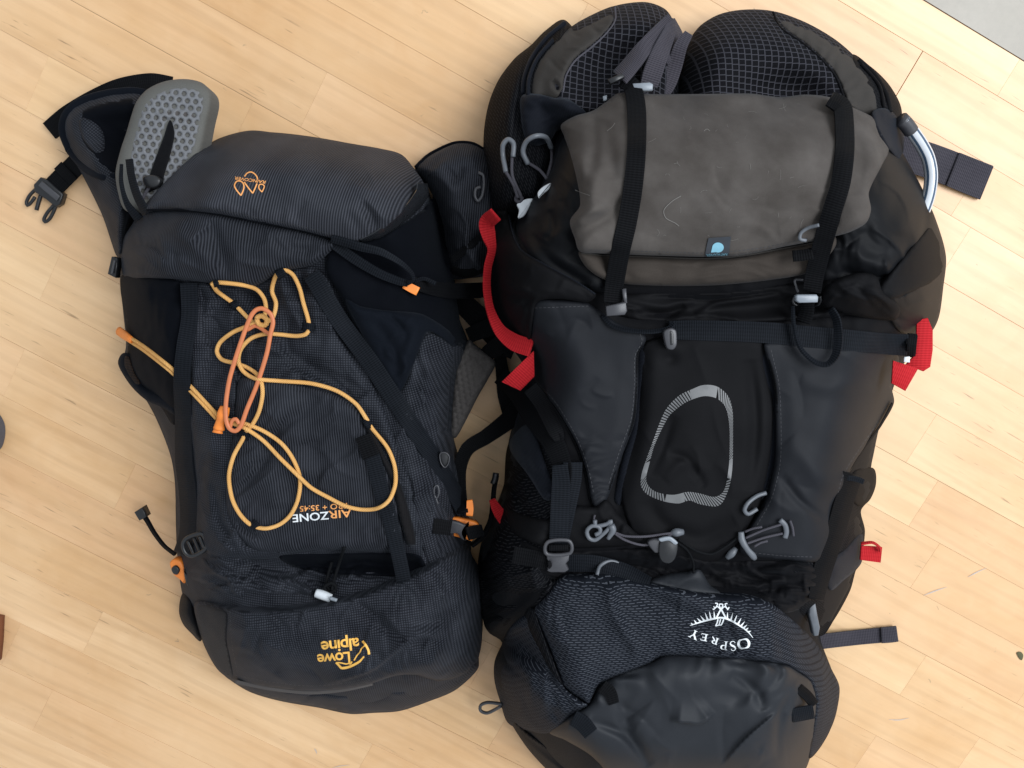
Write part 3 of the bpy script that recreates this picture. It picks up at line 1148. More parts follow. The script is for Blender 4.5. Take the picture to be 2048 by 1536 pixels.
panel('main_compartment', Lsil, MAT['rip_grid'], LP, base=lbase, puff=(46, 105), edge=0.016, step=6.5, floor=True, tuck=14, ua=4,
      feats=[F_lumps(150, 6, 3), F_folds(100, 160, 34, 5, 6), F_folds(45, 120, 26, 4, 8), F_line([(300, 585), (400, 592), (500, 600), (580, 575), (650, 565)], 24, -20), F_line([(470, 1122), (600, 1140), (720, 1130), (840, 1122)], 24, -26), F_line([(655, 570), (690, 640), (720, 700)], 14, -12), F_line([(700, 520), (800, 560), (880, 600)], 40, -14)], cre=[(30, 95, 30, 130, 14, 3, 2)])

# hip belt wing on the right, between the packs
panel('hip_belt', [(830, 338), (856, 314), (891, 295), (915, 287), (945, 289), (972, 304), (1000, 340), (1010, 430), (995, 500), (975, 548), (940, 556), (905, 556), (892, 520), (885, 450), (860, 380)],
      MAT['rip_rib'], LP, base=lambda x, y: 0.05 + 0 * x, puff=(30, 45), edge=0.03, feats=[F_folds(60, 90, 26, 6, 21), F_lumps(70, 4, 22), F_line([(905, 515), (950, 480), (1000, 440)], 9, -6), F_line([(905, 545), (950, 535), (990, 515)], 5, 3)],
      floor=True, ua=5, cre=[(26, 70, 40, 80, 10, 4.2, 3)])
cord('belt_piping', [(832, 336), (856, 313), (892, 294), (915, 287), (945, 289), (972, 304)], 5, MAT['stretch'], LP, off=-3)
ribbon('belt_binding', [(902, 520), (930, 500), (960, 476), (995, 452)], 14, MAT['web_black'], LP, off=1)
ribbon('belt_binding', [(904, 540), (935, 548), (975, 532), (1000, 510)], 16, MAT['web_black'], LP, off=1)
cord('zip_pull', [(957, 346), (966, 350), (968, 368), (964, 392), (956, 402), (950, 392), (952, 378), (962, 374)], 3.2, MAT['p_grey'], LP, off=2)

# left side panel of stretch cloth, with the gaping mesh pocket below it
panel('side_panel', [(243, 552), (300, 556), (352, 560), (374, 575), (366, 690), (356, 800), (348, 850), (320, 812), (290, 790), (262, 765), (248, 735), (256, 700), (250, 640)], MAT['stretch'], LP, off=2.5, bl=1, puff=(3, 18),
      feats=[F_lumps(80, 3, 31), F_folds(80, 120, 24, 3, 32)], cre=[(10, 85, 25, 110, 14, 2.2, 4)])
panel('side_pocket', [(246, 706), (264, 712), (285, 770), (310, 786), (352, 800), (352, 830), (325, 815), (292, 800), (262, 772), (240, 738), (236, 722)], MAT['stretch2'], LP, off=2, puff=(6, 10), base=lambda x, y: 0.055 + 0.0006 * (x - 236), skirt=30)
panel('pocket_netting', [(250, 712), (258, 716), (268, 745), (280, 768), (272, 768), (258, 750), (249, 730)], fabric('brown_net', (0.015, 0.012, 0.012), (0.11, 0.065, 0.045), 'grid', 0.003, 0.8, 0.1), LP, off=5, puff=(1, 4), step=3, bl=1)

# right dark stretch side
panel('side_panel', [(664, 488), (715, 484), (760, 474), (800, 452), (846, 420), (868, 396), (884, 440), (896, 500), (910, 565), (920, 640), (938, 690), (915, 690), (880, 670), (850, 662), (800, 660), (740, 690), (715, 660), (680, 590), (652, 540)],
      MAT['stretch'], LP, off=4, bl=2, puff=(3, 14), feats=[F_lumps(90, 2, 41)])
panel('side_panel', [(735, 730), (790, 790), (850, 670), (905, 690), (912, 760), (905, 860), (930, 960), (938, 1050), (940, 1105), (900, 1118), (860, 1130), (838, 1085), (824, 1020), (800, 940), (760, 850)],
      MAT['rip_grid'], LP, off=1, puff=(5, 26), ua=-12, feats=[F_folds(75, 140, 26, 7, 44), F_folds(105, 90, 20, 4, 46), F_line([(838, 740), (850, 800), (880, 850), (905, 880)], 7, -6), F_line([(835, 880), (870, 960), (905, 1030)], 10, -6),
      F_step([(868, 860), (900, 870), (915, 905)], 16, 6)], cre=[(22, 80, 22, 110, 11, 4.2, 5)])
panel('stretch_pocket', [(690, 600), (720, 612), (765, 620), (840, 627), (880, 648), (912, 672), (945, 690), (940, 703), (912, 698), (880, 674), (856, 664), (842, 690), (825, 735), (805, 778), (794, 788), (768, 745), (730, 680)],
      MAT['stretch2'], LP, off=3, puff=(6, 16), feats=[F_folds(50, 80, 22, 7, 51), F_line([(700, 606), (765, 622), (840, 629), (900, 660), (940, 694)], 4, 2.5, taper=False), F_line([(745, 640), (790, 700), (800, 770)], 9, -4), F_line([(840, 640), (815, 700), (800, 770)], 12, 5)], skirt=10, cre=[(8, 60, 30, 80, 12, 2.5, 6)])

# front: left column, centre pocket, folds
panel('front_panel', [(380, 572), (470, 572), (500, 574), (560, 546), (620, 532), (655, 560), (690, 640), (725, 715), (760, 800), (790, 880), (820, 960), (838, 1040), (842, 1110), (800, 1118), (640, 1110), (500, 1120), (420, 1110), (392, 1050), (392, 960), (384, 850), (378, 720)],
      MAT['rip_grid'], LP, off=1, puff=(7, 34), ua=2, step=4.5,
      feats=[F_folds(95, 170, 30, 6, 61), F_folds(35, 110, 26, 6, 62), F_lumps(110, 5, 63),
             F_step([(470, 590), (462, 660), (470, 760), (462, 860)], 22, 7), F_line([(560, 690), (620, 735), (690, 770)], 16, -9), F_step([(555, 725), (610, 752), (690, 790), (715, 830)], 30, 9),
             F_line([(660, 590), (672, 640), (700, 700), (740, 770)], 8, -8), F_line([(415, 900), (400, 960), (412, 1030)], 9, -8), F_line([(425, 960), (440, 1040), (470, 1085)], 8, -7), F_step([(398, 985), (412, 1040), (440, 1080), (470, 1110)], 18, 7, False),
             F_bump(420, 620, 30, 60, -6), F_line([(500, 580), (520, 640), (512, 700)], 10, -6)], cre=[(22, 100, 25, 130, 13, 3.6, 7), (22, 40, 25, 110, 13, 4.2, 8)])
FP = panel('front_pocket', [(478, 760), (520, 756), (600, 770), (670, 788), (715, 820), (738, 858), (762, 910), (788, 975), (800, 1040), (802, 1096), (740, 1104), (640, 1100), (560, 1108), (500, 1094), (462, 1045), (452, 1000), (456, 930), (466, 870)],
           MAT['rip_rib'], LP, off=1.5, puff=(8, 24), ua=-2, step=4,
           feats=[F_folds(140, 120, 26, 5, 71), F_lumps(120, 4, 72), F_line([(560, 880), (500, 960), (462, 1000)], 9, -5), F_line([(640, 800), (560, 860), (500, 930)], 12, -4), F_line([(455, 1035), (490, 1060), (530, 1085)], 7, -6), F_line([(640, 960), (700, 990), (770, 985)], 26, 3), F_gather([(500, 1098), (640, 1104), (790, 1100)], 42, 4, 22, 5)], cre=[(12, 135, 22, 130, 13, 2.4, 9), (8, 60, 30, 90, 11, 1.8, 10)])
panel('pocket_binding', [(724, 826), (738, 842), (765, 900), (800, 965), (824, 1040), (832, 1090), (815, 1090), (800, 1040), (782, 965), (752, 900), (730, 858)], MAT['brown_panel'], LP, off=2, puff=(5, 8), feats=[F_line([(790, 930), (812, 990), (822, 1040)], 5, -4)])

# gathered throat between front and bottom pocket
panel('gathered_cloth', [(372, 1105), (400, 1110), (470, 1108), (540, 1118), (640, 1112), (740, 1108), (840, 1106), (905, 1112), (880, 1150), (800, 1190), (700, 1210), (600, 1230), (480, 1236), (400, 1226), (376, 1180)],
      MAT['rip_grid'], LP, off=-7, puff=(5, 20), ua=10, step=4,
      feats=[F_folds(8, 150, 20, 12, 81), F_folds(-25, 100, 22, 8, 82), F_line([(480, 1112), (600, 1130), (720, 1118), (820, 1128)], 14, -13), F_line([(560, 1160), (640, 1176), (720, 1160)], 9, -7), F_line([(600, 1142), (680, 1158), (760, 1140)], 7, 5), F_step([(420, 1130), (470, 1170), (560, 1186), (640, 1176)], 20, 9, False), F_line([(395, 1190), (450, 1204), (520, 1210), (600, 1203), (660, 1192), (720, 1176), (790, 1148), (850, 1124), (900, 1100)], 13, -16, taper=False)], cre=[(34, 8, 22, 120, 9, 6.0, 11)])
panel('inner_black_cloth', [(560, 1112), (640, 1108), (760, 1106), (836, 1110), (850, 1140), (800, 1152), (720, 1150), (640, 1146), (585, 1132)], MAT['stretch'], LP, off=0.8, puff=(1.5, 10), step=4, bl=1, feats=[F_folds(5, 80, 12, 5, 85)])

# bottom: rounded base and the big pocket with the maker's mark
panel('base_panel', [(440, 1335), (520, 1352), (640, 1362), (740, 1350), (840, 1310), (945, 1290), (958, 1330), (944, 1352), (908, 1382), (860, 1402), (800, 1422), (745, 1426), (700, 1428), (640, 1416), (560, 1402), (500, 1384), (455, 1356)],
      MAT['rip_rib'], LP, base=lambda x, y: 0.085 + 0 * x, puff=(36, 50), edge=0.03, ua=-8, feats=[F_folds(-15, 110, 22, 7, 91), F_line([(560, 1392), (680, 1400), (780, 1380)], 9, 4)], floor=True, tuck=10, cre=[(16, -15, 25, 90, 10, 4.5, 12)])
panel('bottom_corner', [(366, 1186), (396, 1190), (404, 1240), (402, 1282), (384, 1268), (366, 1248), (358, 1222)], MAT['black_deep'], LP, base=lambda x, y: 0.05 + 0 * x, puff=(26, 22), edge=0.03, feats=[F_folds(30, 40, 14, 5, 93)], floor=True)
BP = panel('bottom_pocket', [(392, 1204), (450, 1215), (520, 1222), (600, 1216), (660, 1206), (720, 1190), (790, 1162), (850, 1136), (900, 1112), (934, 1098), (948, 1128), (972, 1172), (962, 1222), (964, 1280), (952, 1328), (925, 1350), (880, 1362), (830, 1350), (790, 1352),
                             (740, 1368), (690, 1378), (620, 1384), (550, 1376), (500, 1370), (468, 1362), (436, 1340), (410, 1295), (394, 1245)],
           MAT['rip_grid'], LP, off=12, puff=(9, 12), ua=-6, step=4, skirt=26, bl=6,
           feats=[F_folds(55, 90, 24, 4, 101), F_lumps(120, 6, 102), F_line([(700, 1215), (760, 1250), (850, 1285), (890, 1270)], 14, -6), F_step([(640, 1372), (740, 1340), (800, 1296), (840, 1272), (885, 1276)], 26, 12, False), F_line([(800, 1250), (880, 1240), (905, 1200)], 12, -5),
                  F_bump(850, 1330, 34, 18, 12, 15), F_step([(800, 1352), (830, 1368), (870, 1362), (900, 1340)], 16, 8, False), F_line([(880, 1140), (900, 1200), (905, 1280), (890, 1330)], 7, -6), F_folds(100, 70, 20, 6, 104), F_line([(930, 1110), (945, 1180), (935, 1260)], 7, -7)], cre=[(16, 50, 30, 90, 12, 3.0, 13), (14, 105, 25, 80, 10, 3.4, 14)])
panel('corner_patch', [(393, 1206), (450, 1217), (453, 1280), (466, 1358), (438, 1340), (412, 1296), (396, 1246)], MAT['brown_panel'], LP, off=0.7, puff=(1.2, 8), bl=1, step=4, ua=10)
ribbon('zip_tape', [(470, 1364), (540, 1378), (620, 1386), (690, 1380), (745, 1368)], 6, MAT['grey_mesh_dk'], LP, off=0.5, th=1)
cord('zip_garage', [(472, 1364), (482, 1364)], 3, MAT['p_silver'], LP, off=1)

# lid: front flap under the seam, top panel, waterproof zip on the right end
panel('lid_flap', [(286, 420), (330, 418), (400, 420), (480, 434), (560, 452), (640, 472), (672, 486), (650, 512), (624, 530), (580, 540), (545, 552), (520, 568), (495, 576), (450, 572), (420, 566), (350, 558), (300, 556), (250, 554), (240, 528), (246, 480), (262, 452)],
      MAT['rip_rib'], LP, off=8, puff=(12, 34), ua=8, step=4, skirt=20, bl=6,
      feats=[F_line([(330, 430), (375, 480), (430, 540)], 16, 8), F_line([(420, 440), (440, 500), (460, 560)], 14, -7), F_folds(60, 110, 30, 6, 111), F_line([(540, 470), (580, 500), (640, 498)], 12, -6), F_bump(520, 500, 60, 24, 7, 10), F_lumps(90, 4, 112)], cre=[(16, 55, 30, 100, 14, 3.6, 15)])
LT = panel('lid_top', [(282, 424), (300, 398), (338, 356), (400, 300), (440, 276), (500, 261), (560, 267), (640, 277), (720, 290), (760, 297), (803, 309), (830, 340), (848, 370), (836, 398), (810, 428), (775, 458), (740, 478), (700, 484), (664, 476), (600, 460), (513, 443), (444, 429), (376, 421), (328, 420)],
           MAT['rip_lid'], LP, off=12, puff=(24, 62), ua=14, step=4, skirt=26, bl=6, tuck=8,
           feats=[F_lumps(170, 6, 121), F_folds(20, 160, 44, 4, 122), F_line([(720, 405), (745, 435), (755, 470)], 9, -7), F_line([(690, 420), (712, 450), (720, 478)], 10, -3), F_line([(430, 310), (560, 300), (700, 310), (800, 340)], 14, -3.5), F_line([(300, 408), (370, 396), (440, 416)], 16, 4), F_line([(590, 440), (598, 420), (610, 400)], 8, -3), F_gather([(300, 420), (440, 428), (600, 460)], 46, 1.6, 18, 8)], cre=[(9, 25, 40, 110, 18, 1.8, 16), (5, 70, 20, 60, 9, 2.5, 17)])
ribbon('lid_seam', [(292, 421), (328, 420), (376, 421), (444, 429), (513, 443), (600, 460), (664, 477)], 3.5, MAT['stretch'], LP, off=0.2, th=1)
ribbon('zip_panel', [(846, 366), (844, 388), (822, 418), (790, 446), (756, 470), (722, 482)], [18, 26, 24, 20, 14, 6], MAT['zip'], LP, off=0.5, th=1.2, conform=1.0)
ribbon('zip_teeth', [(850, 368), (850, 390), (828, 421), (795, 450), (760, 473)], [4, 5, 5, 4, 3], MAT['web_black'], LP, off=3.2, th=1.4)

# straps
ribbon('lid_loop', [(244, 328), (243, 366), (254, 408), (278, 440)], [10, 13, 14, 18], MAT['web_navy'], LP, off=2, lift=[8, 12, 8, 2], roll=[60, 50, 35, 10])
ribbon('lid_loop', [(257, 318), (262, 355), (274, 394), (292, 428)], [15, 15, 15, 16], MAT['web_navy'], LP, off=3, lift=[10, 14, 10, 2], roll=[-30, -30, -20, 0])
tg = plate('cord_toggle', [(284, 356), (294, 350), (310, 351), (320, 360), (316, 372), (302, 376), (288, 371)], MAT['p_black'], LP, off=5, th=7, bev=3, dome=1.5)
cord('toggle_cross', [(290, 356), (302, 363), (314, 370)], 1.3, MAT['black_deep'], tg, off=10, tight=False)
cord('toggle_cross', [(312, 356), (302, 363), (294, 370)], 1.3, MAT['black_deep'], tg, off=10, tight=False)
cord('toggle_cord', [(300, 372), (290, 388), (284, 402)], 3, MAT['cord_g'], LP, off=3)
ll = plate('ladder_buckle', [(222, 513), (236, 516), (231, 556), (214, 548)], MAT['p_black'], LP, off=30, th=10, bev=3, smooth=False, zref=25)
cord('buckle_bar', [(230, 520), (224, 548)], 2.5, MAT['p_grey'], ll, zabs=[66, 66], off=0)
for dx in (-2.8, 2.8):
    cord('bungee_cord', [(436 + dx, 836 - dx * .6), (410 + dx, 808 - dx * .6), (381 + dx, 777 - dx * .6), (345 + dx * .5, 742 - dx), (317 + dx * .5, 719 - dx), (287 + dx * .5, 696 - dx), (256 + dx * .5, 676 - dx)], 3.9, MAT['cord_o'], LP, off=1, reg=True)
VS = ribbon('compression_strap', [(377, 566), (379, 632), (369, 696), (363, 759), (366, 835), (367, 918), (374, 979), (377, 1027), (374, 1072), (360, 1108)], [34, 33, 33, 33, 33, 34, 34, 34, 33, 28], MAT['web_navy'], LP, off=2.5, reg=True, lift=[0, 2, 3, 3, 3, 4, 6, 6, 4, 0])
DS = ribbon('compression_strap', [(622, 548), (645, 585), (682, 645), (738, 721), (788, 797), (836, 869), (873, 925), (910, 986), (930, 1026)], [34, 36, 36, 36, 36, 35, 34, 32, 26], MAT['web_navy'], LP, off=3, reg=True)
SS = ribbon('attachment_strap', [(726, 872), (746, 918), (762, 979), (780, 1040), (795, 1101), (808, 1164)], [30, 31, 31, 30, 29, 28], MAT['web_navy'], LP, off=2, reg=True)
ribbon('strap_end', [(726, 872), (734, 893), (742, 914)], 33, MAT['web_black'], LP, off=3.5, th=2)
ribbon('lid_strap', [(662, 478), (719, 494), (762, 504), (800, 524), (824, 545), (827, 560), (814, 567)], [14, 16, 16, 14, 12, 10, 10], MAT['web_navy'], LP, off=4, lift=[2, 6, 10, 12, 12, 10, 6], roll=[0, 10, 25, 45, 60, 50, 20])
ribbon('lid_strap', [(668, 488), (713, 521), (757, 547), (795, 562), (816, 567)], [20, 20, 18, 16, 14], MAT['web_navy'], LP, off=3, lift=[0, 3, 4, 4, 4], roll=[0, -15, -25, -20, 0])
ribbon('strap_tip', [(808, 569), (822, 576), (836, 583)], [15, 17, 17], MAT['p_orange'], LP, off=6, th=4)
ribbon('compression_strap', [(824, 563), (850, 572), (895, 581), (940, 581), (990, 579)], [22, 27, 30, 31, 31], MAT['web_black'], LP, off=3, lift=[2, 6, 6, 10, 10], roll=[20, 10, 0, 0, 0])
ribbon('compression_strap', [(828, 562), (848, 556), (872, 566)], [9, 9, 9], MAT['web_navy'], LP, off=8, roll=[50, 55, 50])

# shoulder strap of holed foam and black webbing seen in the gap between the packs
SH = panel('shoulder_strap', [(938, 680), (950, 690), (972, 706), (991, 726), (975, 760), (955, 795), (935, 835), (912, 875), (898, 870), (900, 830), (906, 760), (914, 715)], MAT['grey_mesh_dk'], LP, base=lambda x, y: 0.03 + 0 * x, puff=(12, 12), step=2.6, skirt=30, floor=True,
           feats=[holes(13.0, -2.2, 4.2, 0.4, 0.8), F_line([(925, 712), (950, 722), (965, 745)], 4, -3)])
ribbon('webbing', [(905, 590), (935, 615), (968, 648), (1010, 690)], [42, 44, 46, 46], MAT['web_black'], LP, zabs=[30, 26, 22, 20], off=0, th=2)
ribbon('webbing', [(936, 672), (965, 660), (1000, 650), (1040, 640)], [30, 34, 36, 36], MAT['web_black'], LP, zabs=[30, 28, 30, 30], off=0, th=2)
ribbon('webbing', [(966, 712), (985, 700), (1005, 690), (1030, 700)], [26, 34, 40, 40], MAT['web_black'], LP, zabs=[34, 36, 38, 36], off=0, th=2)
ribbon('webbing', [(998, 700), (1004, 740), (1010, 790), (1030, 850)], [24, 26, 30, 36], MAT['web_black'], LP, zabs=[28, 24, 24, 26], off=0, th=2)
ribbon('webbing', [(1040, 815), (1015, 842), (972, 874), (936, 897), (920, 935), (919, 985), (926, 1024)], [40, 36, 30, 28, 27, 27, 20], MAT['web_black'], LP, zabs=[34, 40, 48, 56, 70, 90, 118], off=0, th=2)

# buckles with orange clips
lb = cord('ladder_lock', [(366, 1088), (374, 1076), (402, 1067), (412, 1080), (414, 1094), (400, 1106), (382, 1112), (370, 1104)], 4.2, MAT['p_black'], LP, closed=True, off=2)
for a, b in (((376, 1082), (388, 1108)), ((388, 1076), (401, 1104)), ((398, 1071), (410, 1098))):
    cord('ladder_bar', [a, b], 3.6, MAT['p_black'], lb, off=1.5)
ribbon('strap_tail', [(349, 1110), (326, 1092), (306, 1066), (292, 1042), (281, 1026)], [9, 9, 9, 9, 9], MAT['web_black'], LP, zabs=[60, 45, 34, 28, 26], off=0, th=3, roll=[50, 55, 55, 50, 40])
plate('strap_tail_tip', [(268, 1025), (284, 1015), (293, 1034), (278, 1042)], MAT['p_black'], LP, zref=20, off=0, th=12, bev=2, smooth=False)
ob = plate('orange_buckle', [(338, 1128), (346, 1120), (360, 1122), (368, 1136), (376, 1152), (368, 1168), (358, 1160), (346, 1150)], MAT['p_orange'], LP, zref=60, off=0, th=12, bev=4)
plate('buckle_clip', [(342, 1138), (350, 1132), (358, 1140), (354, 1150), (346, 1148)], MAT['p_black'], ob, zref=72, off=0, th=3, bev=2)
plate('buckle_body', [(366, 1140), (376, 1144), (396, 1168), (408, 1188), (404, 1198), (392, 1190), (372, 1170)], MAT['p_black'], ob, zref=66, off=0, th=14, bev=4)
plate('clip_insert', [(376, 1152), (383, 1154), (394, 1170), (390, 1176), (380, 1166)], MAT['p_orange'], ob, zref=80, off=0, th=2.5, bev=2)

ribbon('buckle_webbing', [(866, 1052), (884, 1054), (902, 1057)], 30, MAT['web_black'], LP, off=3)
rb = plate('orange_buckle', [(897, 1040), (910, 1036), (932, 1040), (950, 1045), (958, 1054), (950, 1064), (944, 1082), (928, 1078), (910, 1074), (898, 1068)], MAT['p_orange'], LP, off=3, th=9, bev=3)
plate('buckle_body', [(899, 1044), (914, 1044), (930, 1050), (938, 1046), (926, 1064), (932, 1082), (922, 1078), (914, 1068), (898, 1066)], MAT['p_grey'], rb, off=9, th=5, bev=2.5)
ribbon('buckle_webbing', [(936, 1068), (950, 1064), (966, 1060)], [26, 26, 22], MAT['web_black'], LP, off=8, zabs=[118, 112, 104], th=3)
ribbon('strap_tip', [(939, 1000), (940, 1016), (939, 1032)], [11, 14, 13], MAT['p_orange'], LP, zabs=[112, 114, 116], off=0, th=5)
ribbon('strap_tail', [(941, 1090), (962, 1072), (978, 1040), (983, 1000), (986, 972), (991, 950)], [9, 10, 9, 8, 8, 8], MAT['web_black'], LP, zabs=[95, 92, 84, 76, 70, 66], off=0, th=4, roll=[50, 60, 60, 60, 60, 50])
cord('strap_tail_tip', [(986, 968), (990, 958), (992, 946)], 6.5, MAT['p_black'], LP, zabs=[64, 63, 62], off=0)

# zip slider and drop shaped badge on the right side
zs = cord('zip_slider', [(869, 974), (875, 971), (878, 984), (874, 996), (868, 990)], 2.0, MAT['p_grey'], LP, closed=True, off=0)
cord('zip_chain', [(872, 996), (874, 1003), (876, 1008)], 2.0, MAT['p_grey'], zs, off=1)
bd = plate('drop_badge', [(880, 908), (890, 904), (899, 912), (898, 926), (890, 936), (882, 926)], MAT['p_black'], LP, off=2, th=2, bev=1)
cord('badge_rim', [(880, 908), (890, 905), (898, 912), (897, 926), (890, 935), (882, 926)], 1.2, MAT['p_grey'], bd, closed=True, off=3)

# white cord lock and black draw cord above the bottom pocket
cord('draw_cord', [(660, 1180), (652, 1168), (656, 1150), (664, 1124)], 3.2, MAT['cord_k'], LP, off=3)
cord('draw_cord', [(664, 1180), (668, 1160), (678, 1128), (689, 1094)], 3.2, MAT['cord_k'], LP, off=4)
cord('draw_cord', [(650, 1172), (664, 1166), (672, 1176), (660, 1186), (650, 1180)], 3.6, MAT['cord_k'], LP, closed=True, off=3)
cl = cord('cord_lock', [(632, 1186), (645, 1190), (662, 1197)], 10, MAT['p_white'], LP, off=2, rs=[9, 10, 9])
cord('lock_button', [(660, 1196), (674, 1201)], 4, MAT['p_silver'], cl, off=8)

# orange bungee cord threaded through black tabs, its pull and lock
R_ = 4.3
for nm, pts, lf in (
        ('bungee_cord', [(426, 566), (440, 565), (485, 570), (513, 579), (528, 597), (532, 618), (528, 636)], None),
        ('bungee_cord', [(424, 566), (434, 582), (467, 607), (495, 635), (508, 646)], None),
        ('bungee_cord', [(516, 644), (502, 650), (467, 664), (441, 684), (434, 703), (444, 719), (472, 727), (494, 735), (513, 748), (523, 766), (525, 790), (518, 823), (506, 847), (492, 864), (485, 879), (467, 913), (458, 952), (464, 996), (479, 1027), (501, 1049), (530, 1057), (559, 1049), (581, 1030), (596, 998), (600, 957), (586, 918), (562, 886), (525, 861), (489, 847), (464, 842), (444, 836)], None),
        ('bungee_cord', [(446, 832), (464, 846), (486, 854), (525, 880), (562, 918), (598, 953), (623, 976), (659, 996), (691, 1012), (722, 1019), (750, 1018), (768, 1010), (781, 996), (791, 966), (789, 932), (775, 896), (744, 857), (733, 838), (712, 808), (674, 782), (623, 767), (560, 762), (510, 757), (486, 742), (477, 721), (482, 698), (502, 677), (530, 668), (560, 669), (592, 672), (612, 668), (618, 655), (616, 638), (607, 607), (599, 576), (586, 550), (570, 540), (557, 545), (549, 558), (544, 582), (552, 607), (546, 634), (534, 644)], None)):
    cord(nm, pts, R_, MAT['cord_o'], LP, off=1.2, reg=True, step=3)
cord('cord_end', [(263, 680), (250, 671), (238, 662)], 9, MAT['p_orange'], LP, off=1, rs=[7, 9.5, 9], flat=0.7)
pl = cord('cord_pull', [(525, 617), (541, 628), (546, 645), (541, 668), (533, 709), (513, 772), (494, 818), (482, 851), (471, 862), (458, 856), (452, 838), (452, 805), (459, 759), (472, 714), (489, 664), (502, 632), (512, 620)], 4.6, MAT['p_rust'], LP, closed=True, off=3, flat=0.7)
cord('pull_bar', [(494, 660), (512, 652), (538, 668)], 4, MAT['p_rust'], pl, off=4, flat=0.7)
cord('pull_bar', [(460, 856), (464, 842), (472, 838), (478, 848)], 4, MAT['p_rust'], pl, off=3, flat=0.7)
cord('bungee_knot', [(514, 636), (524, 632), (534, 640), (530, 650), (518, 648)], 5.2, MAT['cord_o'], LP, closed=True, off=2)
ck = cord('cord_lock', [(450, 814), (446, 828), (441, 842), (438, 858)], 11, MAT['p_orange'], LP, off=1, rs=[10, 12, 9, 12], flat=0.75)
cord('lock_button', [(437, 856), (435, 866)], 9, MAT['p_orange'], ck, off=3, rs=[8, 11], flat=0.7)
for a, b, w in (((556, 538), (566, 556), 18), ((430, 560), (434, 574), 10), ((604, 652), (630, 656), 16), ((466, 602), (474, 618), 15), ((476, 866), (498, 876), 15), ((502, 1044), (516, 1058), 17), ((730, 838), (742, 856), 14)):
    ribbon('cord_tab', [a, ((a[0] + b[0]) / 2, (a[1] + b[1]) / 2), b], w, MAT['web_navy'], LP, off=1.8, th=1.2, lift=[-2, 1.5, -2])

# prints and stitching
thr = plastic('dark_thread', (0.035, 0.037, 0.043), 0.8)
lay('stitching', *strokes(stitches([(470, 1350), (540, 1364), (620, 1372), (690, 1366), (745, 1354)]) + stitches([(460, 1222), (464, 1290), (476, 1352)])), [BP.name], thr, LP, lift=0.4)
lay('stitching', *strokes(stitches([(300, 413), (376, 414), (444, 421), (513, 435), (600, 452), (660, 468)])), [LT.name], thr, LP, lift=0.4)
lay('raincover_print', *join_polys(
    text_polys('RAINCOVER', 501, 360, 188, 8.6, bold=0.015, sx=1.32, shear=0.15),
    strokes([([(489, 353), (494, 346.5), (502, 344), (509.5, 348), (514, 354), (515, 359)], 2.6), ([(488.5, 364), (497, 376), (505.5, 386.5)], 2.6), ([(505.5, 386.5), (510, 377), (514, 367)], 2.6),
             ([(482, 391), (473, 380), (469, 371), (473, 363), (480, 362), (486, 366), (488, 374), (486, 382), (482, 391)], 2.6),
             ([(524, 384), (518, 377), (518.5, 370), (524, 368.5), (528.5, 372), (527, 378), (524, 384)], 2.2)])), [LT.name], MAT['pr_orange'], LP)
lay('maker_mark', *join_polys(
    text_polys('alpine', 680, 1290, 174, 34, bold=0.018, sx=1.06, space=0.92), text_polys('Lowe', 668, 1316, 175, 32, bold=0.018, sx=1.0, space=0.92),
    strokes([([(725, 1282), (732, 1291), (737, 1301), (738, 1309)], [4.5, 4.5, 4.5, 5]), ([(728, 1313), (719, 1323), (705, 1331), (694, 1335), (683, 1336), (678, 1331), (672, 1325)], [3, 4.5, 5, 5, 4]),
             ([(730, 1291), (723, 1297), (720, 1304), (714, 1311), (708, 1321)], 2.6), ([(704, 1323), (701, 1328), (697, 1327), (692, 1328), (683, 1326), (675, 1325)], 2.6)])), [BP.name], MAT['pr_yellow'], LP)
lay('model_print', *join_polys(text_polys('AIR', 680, 1027, 175, 22, bold=0.014, sx=1.34), text_polys('PRO + 35:45', 647, 1014, 176, 15.5, bold=0.012, sx=1.18)), [FP.name], MAT['pr_orange'], LP)
lay('model_print', *text_polys('ZONE', 621, 1033, 175, 22, bold=0.014, sx=1.22), [FP.name], MAT['pr_white'], LP)

# ================================================================== right backpack
RP = empty('backpack', 1400, 900, 'larger black backpack with brown grey lid, red straps and lattice padded hip belt', 'backpack')

# webbing on the floor
ribbon('hip_belt_strap', [(1790, 302), (1850, 318), (1910, 340), (1974, 366)], [68, 70, 70, 71], MAT['web_purple'], RP, zabs=[18, 12, 5, 4], off=0, th=2)
ribbon('strap_fold', [(1906, 338), (1940, 352), (1973, 365)], [71, 72, 72], MAT['web_purple'], RP, zabs=[8, 7, 6], off=0, th=2)
ribbon('strap_tail', [(1610, 1290), (1650, 1283), (1720, 1275), (1793, 1268)], [28, 29, 29, 30], MAT['web_purple'], RP, zabs=[26, 18, 7, 5], off=0, th=2)
ribbon('strap_fold', [(1763, 1271), (1780, 1270), (1795, 1268)], 31, MAT['web_purple'], RP, zabs=[9, 8, 7], off=0, th=2)

